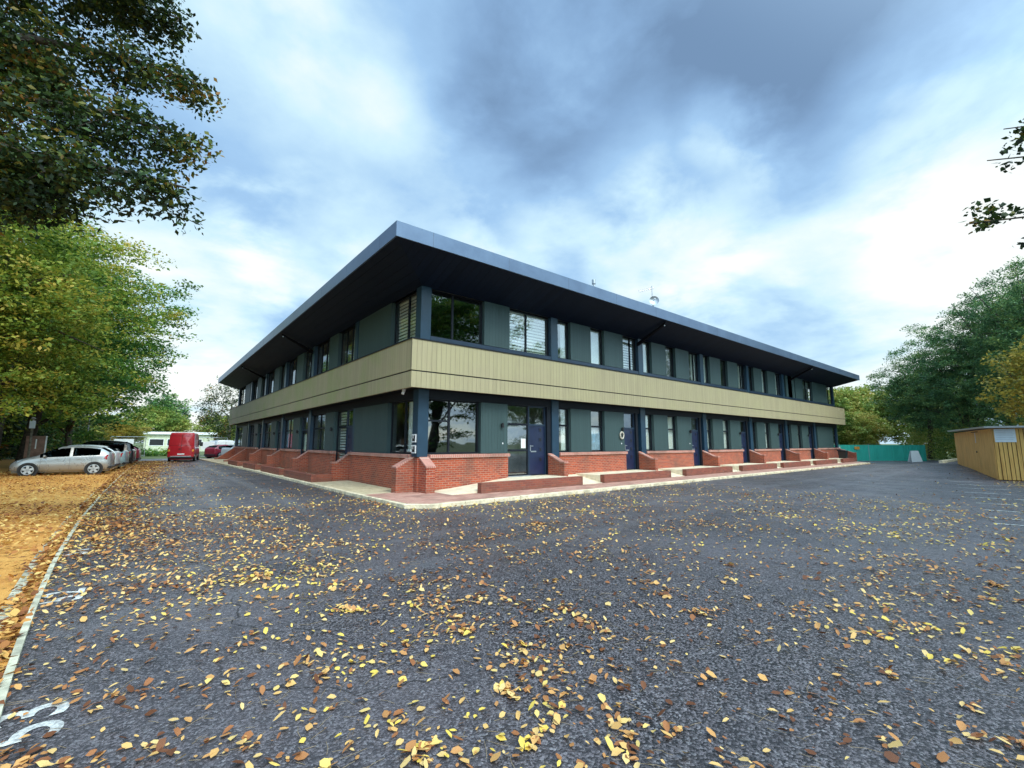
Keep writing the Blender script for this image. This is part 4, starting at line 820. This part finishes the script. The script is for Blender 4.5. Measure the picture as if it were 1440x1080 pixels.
# the silver car stands nose in, its left flank to us
import mathutils
def place(rear, heading, L): v_ = Vector((heading[0], heading[1], 0)).normalized(); return (rear[0]+v_.x*L/2, rear[1]+v_.y*L/2), math.atan2(v_.y, v_.x)
(cx, cy), rz = place((-7.66, 19.8), (-1, .07), 3.72)
car('hatchback_car', (cx, cy, .04), rz, 'silver five door hatchback parked nearest, side on to the camera', 'silver', 3.72)
rowdat = [((-7.55, 22.6), 'carwhite', 'white hatchback parked just behind the silver hatchback', 4.1, 1.52), ((-7.22, 25.4), 'teal', 'grey teal hatchback parked behind the white hatchback', 3.9, 1.32),
          ((-6.93, 31.0), 'carblack', 'tall black estate parked beyond the pale cars on the left', 4.7, 1.80), ((-6.67, 34.8), 'carred', 'dark red hatchback parked beyond the black estate', 4.0, 1.5)]
for (rear, pm, lab, L_, H_) in rowdat:
    (cx, cy), rz = place(rear, (-1, .10), L_); car('parked_car', (cx, cy, .03), rz, lab, pm, L_, 1.74, H_)
car('delivery_van', (-3.45, 39.8, 0), R(81.5), 'red high roofed van seen from behind on the road', 'vanred', 5.8, 1.98, 2.58, 'van', group=None)
(cx, cy), rz = place((-.95, 46.0), (.9, .55), 3.9); car('parked_car', (cx, cy, 0), rz, 'red car parked beyond the left end of the building', 'carred', 3.9, 1.7, 1.45, group='cars parked beyond the building')
(cx, cy), rz = place((.2, 43.0), (.9, .45), 4.1); car('parked_car', (cx, cy, 0), rz, 'white car parked against the left end of the building', 'carwhite', 4.1, 1.75, 1.5, group='cars parked beyond the building')
car('parked_van', (.6, 52.5, 0), R(100), 'white van parked behind the mesh fence panel', 'carwhite', 4.8, 1.9, 1.95, 'van', group=None)

# ------------------------------------------------------------------ small things on the left
t = empty('bungalow', (-5.2, 92, 0), 'low pale cream building with flat white roof edge beyond the road end', 'building')
b = MB(); b.box(-1.5, 9, 0, 7, 0, 3.2); b.build('wall', 'cream', t); b = MB(); b.box(-1.9, 9.5, -.5, 7.4, 3.2, 3.65); b.build('roof', 'white', t)
for x in (-.8, 1.8, 5.0): b = MB(); b.box(x, x+2.2, -.04, .02, 1.1, 2.4); w_ = b.build('window', 'white', t); b = MB(); b.box(x+.1, x+2.1, -.05, -.04, 1.2, 2.3); b.build('pane', 'black', w_)
b = MB(); b.box(4.05, 4.9, -.06, .02, 0, 2.1); b.build('door', 'white', t)
def meshpanel(loc, rz, w, h, label, papers):
    t = empty('mesh_fence_panel', loc, label, 'fence panel', 'mesh fence panels at the road end', rz); b = MB()
    for x in (-w/2, w/2): b.tube((x, 0, 0), (x, 0, h), .035, n=6)
    for z_ in (.12, h-.03): b.tube((-w/2, 0, z_), (w/2, 0, z_), .03, n=6)
    b.build('frame', 'steel', t); b = MB()
    for i in range(1, 24): b.tube((-w/2+w*i/24, 0, .12), (-w/2+w*i/24, 0, h-.03), .006, n=4)
    for i in range(1, 8): b.tube((-w/2, 0, h*i/8), (w/2, 0, h*i/8), .006, n=4)
    b.build('wire_mesh', 'steel', t)
    for (x, z_, pw, ph) in papers: b = MB(); b.box(x, x+pw, -.03, -.015, z_, z_+ph); b.build('notice', 'white', t)
meshpanel((-.4, 50.2, 0), R(5), 3.1, 2.3, 'mesh fence panel with white notices beside the building end', [(-1.0, .9, 1.3, .9), (.55, 1.15, .6, .6)])
meshpanel((-8.0, 56.5, 0), R(10), 3.2, 2.4, 'mesh fence panel behind the black and red cars', [(-1.3, 1.5, 1.8, .6)])
t = empty('sign_post', (-11.85, 27, .1), 'slim pole with small white sign standing above the brown board', 'sign'); b = MB(); b.tube((0, 0, 0), (0, 0, 3.05), .06, n=8); b.build('pole', 'bark_pale', t)
b = MB(); b.box(-.13, .13, -.08, -.065, 2.45, 2.92); b.build('sign_face', 'paper', t); b = MB(); b.tube((0, 0, 3.05), (0, 0, 3.12), .12, .06, n=8); b.build('cap', 'white', t)
t = empty('notice_board', (-11.75, 27.9, .1), 'brown wooden board with a pale edge behind the silver hatchback', 'board', rz=R(10)); b = MB(); b.box(-.42, .42, -.03, .03, .6, 2.0); b.build('panel', plain('weathered_brown_board', (.26, .15, .11), .8, var=.3), t)
b = MB(); b.box(.43, .50, -.04, .04, .9, 2.0); b.build('pale_strip', 'white', t); b = MB(); b.box(.0, .06, -.045, -.032, 1.2, 1.8); b.build('paper_strip', 'curtain', t); b = MB(); b.box(-.40, -.32, -.04, .04, 0, .6); b.box(.32, .40, -.04, .04, 0, .6); b.build('legs', 'bark', t)
t = empty('lamp_post', (-10.7, 45, .1), 'thin grey lamp post among the trees behind the parked cars', 'lamp post'); b = MB(); b.tube((0, 0, 0), (0, 0, 4.6), .07, .05, n=8); b.build('pole', 'steel', t); b = MB(); b.box(-.1, .35, -.08, .08, 4.6, 4.7); b.build('lamp_head', 'steel', t)

# ------------------------------------------------------------------ fallen leaves
def vnoise(x, y, s, seed):
    rs = np.random.RandomState(seed); G = rs.rand(64, 64); u = x*s; v_ = y*s; i = np.floor(u).astype(int); j = np.floor(v_).astype(int); fu_ = u-i; fv = v_-j; fu_ = fu_*fu_*(3-2*fu_); fv = fv*fv*(3-2*fv)
    a = G[i % 64, j % 64]; b_ = G[(i+1) % 64, j % 64]; c = G[i % 64, (j+1) % 64]; d = G[(i+1) % 64, (j+1) % 64]; return (a*(1-fu_)+b_*fu_)*(1-fv)+(c*(1-fu_)+d*fu_)*fv
def scatter(n, x0, x1, y0, y1, dens, seed):
    rs = np.random.RandomState(seed); x = rs.uniform(x0, x1, n); y = rs.uniform(y0, y1, n); k_ = rs.rand(n) < dens(x, y); return x[k_], y[k_]
def inbuild(x, y): return ((x > -.9) & (y > -1.9)) & (x < 43.5)
def droad(x, y):
    c = .10+.90*np.clip((vnoise(x, y, .9, 1)*.5+vnoise(x, y, 2.7, 2)*.5-.44)*4.5, 0, 1)*np.clip((vnoise(x, y, 5.5, 3)-.30)*3, 0, 1)**1.5
    lt = np.exp(-((x-kerbx(y))/2.6)**2)*.55*sstep(-9, -3, y)
    far = 1-.80*sstep(-3, 20, x-2*0+np.abs(y+12)*.15)
    f = (c*.62*far+lt); f *= np.where((x > 4) & (y > -7), .55, 1); return np.where(inbuild(x, y) | (x < kerbx(y)), 0, f)
def dkerb(x, y):                                      # drifts against the kerbs of the pavement
    a = np.exp(-((y+2.55)/.22)**2)*(x > 8)*(x < 42)*(.2+.8*sstep(18, 30, x)); b_ = np.exp(-((x-(-1.3-.015*y))/.8)**2)*(y > -1.5)*(y < 8)*.35
    return np.where(inbuild(x, y), 0, np.clip(a+b_, 0, 1))
def ddrift(x, y): return np.clip(1.25*np.exp(-(np.clip(x-kerbx(y)-.25, 0, 9)/(.55+.45*vnoise(x, y, .8, 5)+.02*np.clip(y, 0, 40)))**2), 0, 1)*sstep(-4.5, 0, y)*(.4+.6*(vnoise(x, y, 2.2, 6) > .3))*(x > kerbx(y)-.4)
def dlot(x, y): return np.where(x < kerbx(y)-.3+.12*(vnoise(x, y, 3, 15) > .75)+.14*sstep(-3, 3, y), .22+.75*np.exp(-((y-(1.2+.9*(x+8)*.3))/2.2)**2)+.35*(vnoise(x, y, .7, 8) > .6), 0)
def dgut(x, y): return np.where((x < kerbx(y)-.05) & (x > kerbx(y)-.19), 1.0, 0)+np.where((x < kerbx(y)+.02) & (x > kerbx(y)-.28), .22, 0)
def zat(x, y):
    lot = x < kerbx(y)-.1; return np.where(lot, .055+.012*np.clip(kerbx(y)-.29-x, 0, 30), gz(x, y)+.003)
def litter(name, m_, x, y, size, seed, lift=.03, label=''):
    rs = np.random.RandomState(seed); n = len(x); th = rs.rand(n)*2*np.pi; s = size*(.45+1.0*rs.rand(n)**1.3); tx = rs.normal(size=n)*.28; ty = rs.normal(size=n)*.28
    shp = np.array([(-.5, 0, 0), (-.26, .27, .05), (.14, .31, .06), (.5, 0, .02), (.14, -.31, .06), (-.26, -.27, .05)]); cu = rs.uniform(-.6, 3.0, n)
    V = np.zeros((n, 6, 3))
    for q in range(6):
        lx = shp[q, 0]*s; ly = shp[q, 1]*s*(.60+.55*((th*7) % 1))*(1+.22*np.sin(th*31+q*2.1)*(0 < q)); lz = shp[q, 2]*s*cu+abs(0)+lx*tx+ly*ty
        V[:, q, 0] = x+lx*np.cos(th)-ly*np.sin(th); V[:, q, 1] = y+lx*np.sin(th)+ly*np.cos(th); V[:, q, 2] = lz
    V[:, :, 2] += (zat(x, y)+.004+rs.rand(n)*lift*.3-np.minimum(V[:, :, 2].min(1), 0))[:, None]
    me = bpy.data.meshes.new(name); me.vertices.add(6*n); me.vertices.foreach_set('co', V.reshape(-1).astype(np.float32)); idx = (np.arange(n)[:, None]*6+np.array([0, 5, 4, 3, 0, 3, 2, 1])[None, :]).astype(np.int32).ravel()
    me.loops.add(8*n); me.loops.foreach_set('vertex_index', idx); me.polygons.add(2*n); me.polygons.foreach_set('loop_start', np.arange(0, 8*n, 4, dtype=np.int32)); me.polygons.foreach_set('loop_total', np.full(2*n, 4, dtype=np.int32))
    at = me.attributes.new('rnd', 'FLOAT', 'FACE'); at.data.foreach_set('value', np.repeat(rs.rand(n), 2).astype(np.float32)); me.materials.append(M[m_]); me.update(); o = bpy.data.objects.new(name, me); COL.objects.link(o); o['kind'] = 'stuff'; o['label'] = label; return o
def clumps(n, seed):
    rs = np.random.RandomState(seed); X, Y = [], []
    for i in range(n):
        d_ = 2.0+16*rs.rand()**1.25; a_ = YAW+rs.uniform(-.95, .95); cx_, cy_ = CX+d_*math.cos(a_), CY+d_*math.sin(a_); k_ = int(3+rs.rand()**3*42); th = rs.uniform(0, 3.14); sa = .05+.30*rs.rand()*math.sqrt(k_/30); sb = sa*rs.uniform(.25, .6)
        u, v_ = rs.normal(size=k_)*sa, rs.normal(size=k_)*sb; X.append(cx_+u*math.cos(th)-v_*math.sin(th)); Y.append(cy_+u*math.sin(th)+v_*math.cos(th))
    X, Y = np.concatenate(X), np.concatenate(Y); k_ = (~inbuild(X, Y)) & (X > kerbx(Y)) & (Y < 12); return X[k_], Y[k_]
x, y = scatter(70000, -7.3, 12, -13.5, 1, lambda a, b_: np.minimum(droad(a, b_)*1.45+.05, 1)*(~inbuild(a, b_))*(a > kerbx(b_)), 101)
xc2, yc2 = clumps(400, 131); x, y = np.concatenate([x, xc2]), np.concatenate([y, yc2]); x2, y2 = scatter(130000, -7.3, 42, -12, 34, lambda a, b_: droad(a, b_)*.70*(~((a < 12) & (b_ < 1)))*1.25, 102)
dist = np.hypot(x-CX, y-CY); vx = x-CX; vy = y-CY; zc_ = vx*fw.x+vy*fw.y; xc_ = vx*rt.x+vy*rt.y; vis = (zc_ > .6) & (np.abs(xc_) < zc_*1.2+.3) & (dist > 1.9)
x, y, dist = x[vis], y[vis], dist[vis]; od = np.argsort(dist); NI = 296; near = od[:NI]; rest = od[NI:]
litter('leaf_litter', 'litter', np.concatenate([x[rest], x2]), np.concatenate([y[rest], y2]), .054, 103, label='fallen leaves scattered over the asphalt')
x3, y3 = scatter(60000, -7.5, -3.5, -6, 40, ddrift, 104); x4, y4 = scatter(26000, -2.8, 43, -3.4, 9, dkerb, 105)
litter('leaf_drift', 'litter_brown', np.concatenate([x3, x4]), np.concatenate([y3, y4]), .072, 106, .12, 'brown leaves drifted against the kerbs')
x5, y5 = scatter(90000, -17, -7.3, -12, 24, dlot, 107); x6, y6 = scatter(34000, -7.7, -6.5, -12, 30, dgut, 108)
litter('leaf_litter', 'litter_brown', np.concatenate([x5, x6]), np.concatenate([y5, y6]), .072, 109, .10, 'brown leaves lying on the left car park and along its kerb')
x7, y7 = scatter(9000, 12, 30, -18, -9, lambda a, b_: .9*(np.exp(-((b_+11.6+.22*(a-22)*-1)/.5)**2)*(a > 20)+np.exp(-((a-9.5-0)**2/9+(b_+12)**2/.5))+.06), 110)
litter('leaf_litter', 'litter', x7, y7, .07, 111, .08, 'orange leaves gathered before the bin store')
# the nearest leaves, each an object of its own
def leafmesh(seed, m_):
    rs = random.Random(seed); b = MB(); n = 7; L_ = 1.0; w = rs.uniform(.55, .82); curl = rs.choice([rs.uniform(.05, .4), rs.uniform(.4, 1.3)]); tw = rs.uniform(-.25, .25); lob = rs.choice([0, 0, .12])
    for i in range(n+1):
        t_ = i/n; hw_ = w*.5*math.sin(math.pi*t_**.8)**.8*(1+lob*math.sin(t_*18)) if 0 < i < n else .004; zc = curl*(t_-.5)**2*1.3; x_ = t_-.5
        e = .22*hw_+rs.uniform(-.02, .03); b.v += [(x_, -hw_, zc+e+tw*x_*-hw_), (x_, 0, zc), (x_, hw_, zc+e*rs.uniform(.3, 1.5)+tw*x_*hw_)]
    for i in range(n): a = i*3; b.face((a, a+3, a+4, a+1)); b.face((a+1, a+4, a+5, a+2))
    b.path([(-.5, 0, curl*.33), (-.66, .03, curl*.33+.02), (-.78, .08*rs.choice([-1, 1]), .02)], [.012, .010, .008], 4)
    me = bpy.data.meshes.new('fallen_leaf'); me.from_pydata(b.v, [], b.f); me.materials.append(M[m_]); me.polygons.foreach_set('use_smooth', [True]*len(me.polygons)); me.update(); return me
LM = {c: [leafmesh(i*7+hash_, 'fall_'+c) for i in range(5)] for hash_, c in enumerate(LEAFC)}
rs = random.Random(77)
desc = {'yellow': 'small yellow fallen leaf lying on the near asphalt', 'pale': 'pale buff fallen leaf lying on the near asphalt', 'brown': 'dark brown curled fallen leaf lying on the near asphalt', 'orange': 'orange fallen leaf lying on the near asphalt'}
for i in near:
    c = rs.choices(list(LEAFC), [.36, .26, .14, .24])[0]; o = bpy.data.objects.new('fallen_leaf', rs.choice(LM[c])); COL.objects.link(o); s = rs.choice([rs.uniform(.025, .042), rs.uniform(.036, .058), rs.uniform(.048, .074)])
    o.location = (float(x[i]), float(y[i]), float(zat(x[i], y[i]))+.004); o.scale = (s, s*rs.uniform(.8, 1.15), s); o.rotation_euler = (rs.uniform(-.16, .16), rs.uniform(-.16, .16), rs.uniform(0, 6.28))
    tag(o, desc[c], 'leaf', c+' leaves on the near asphalt')
# thin twigs and needles
b = MB(); rs = random.Random(12)
for i in range(900):
    d_ = 2.2+7*rs.random()**1.5; a_ = YAW+rs.uniform(-.85, .85); X, Y = CX+d_*math.cos(a_), CY+d_*math.sin(a_)
    if X < float(kerbx(Y)) or (X > -.9 and Y > -2.2): continue
    th = rs.uniform(0, 6.28); l = rs.uniform(.05, .16); k_ = rs.uniform(-.3, .3); p0 = Vector((X, Y, .006)); p1 = p0+Vector((math.cos(th), math.sin(th), .03))*l*.5; p2 = p1+Vector((math.cos(th+k_), math.sin(th+k_), -.03))*l*.5
    b.path([p0, p1, p2], [.0012, .0013, .001], 3)
o = b.build('twigs', plain('dry_needles', (.30, .22, .12), .8), recalc=False); o['kind'] = 'stuff'; o['label'] = 'dry needles and fine twigs strewn on the near asphalt'
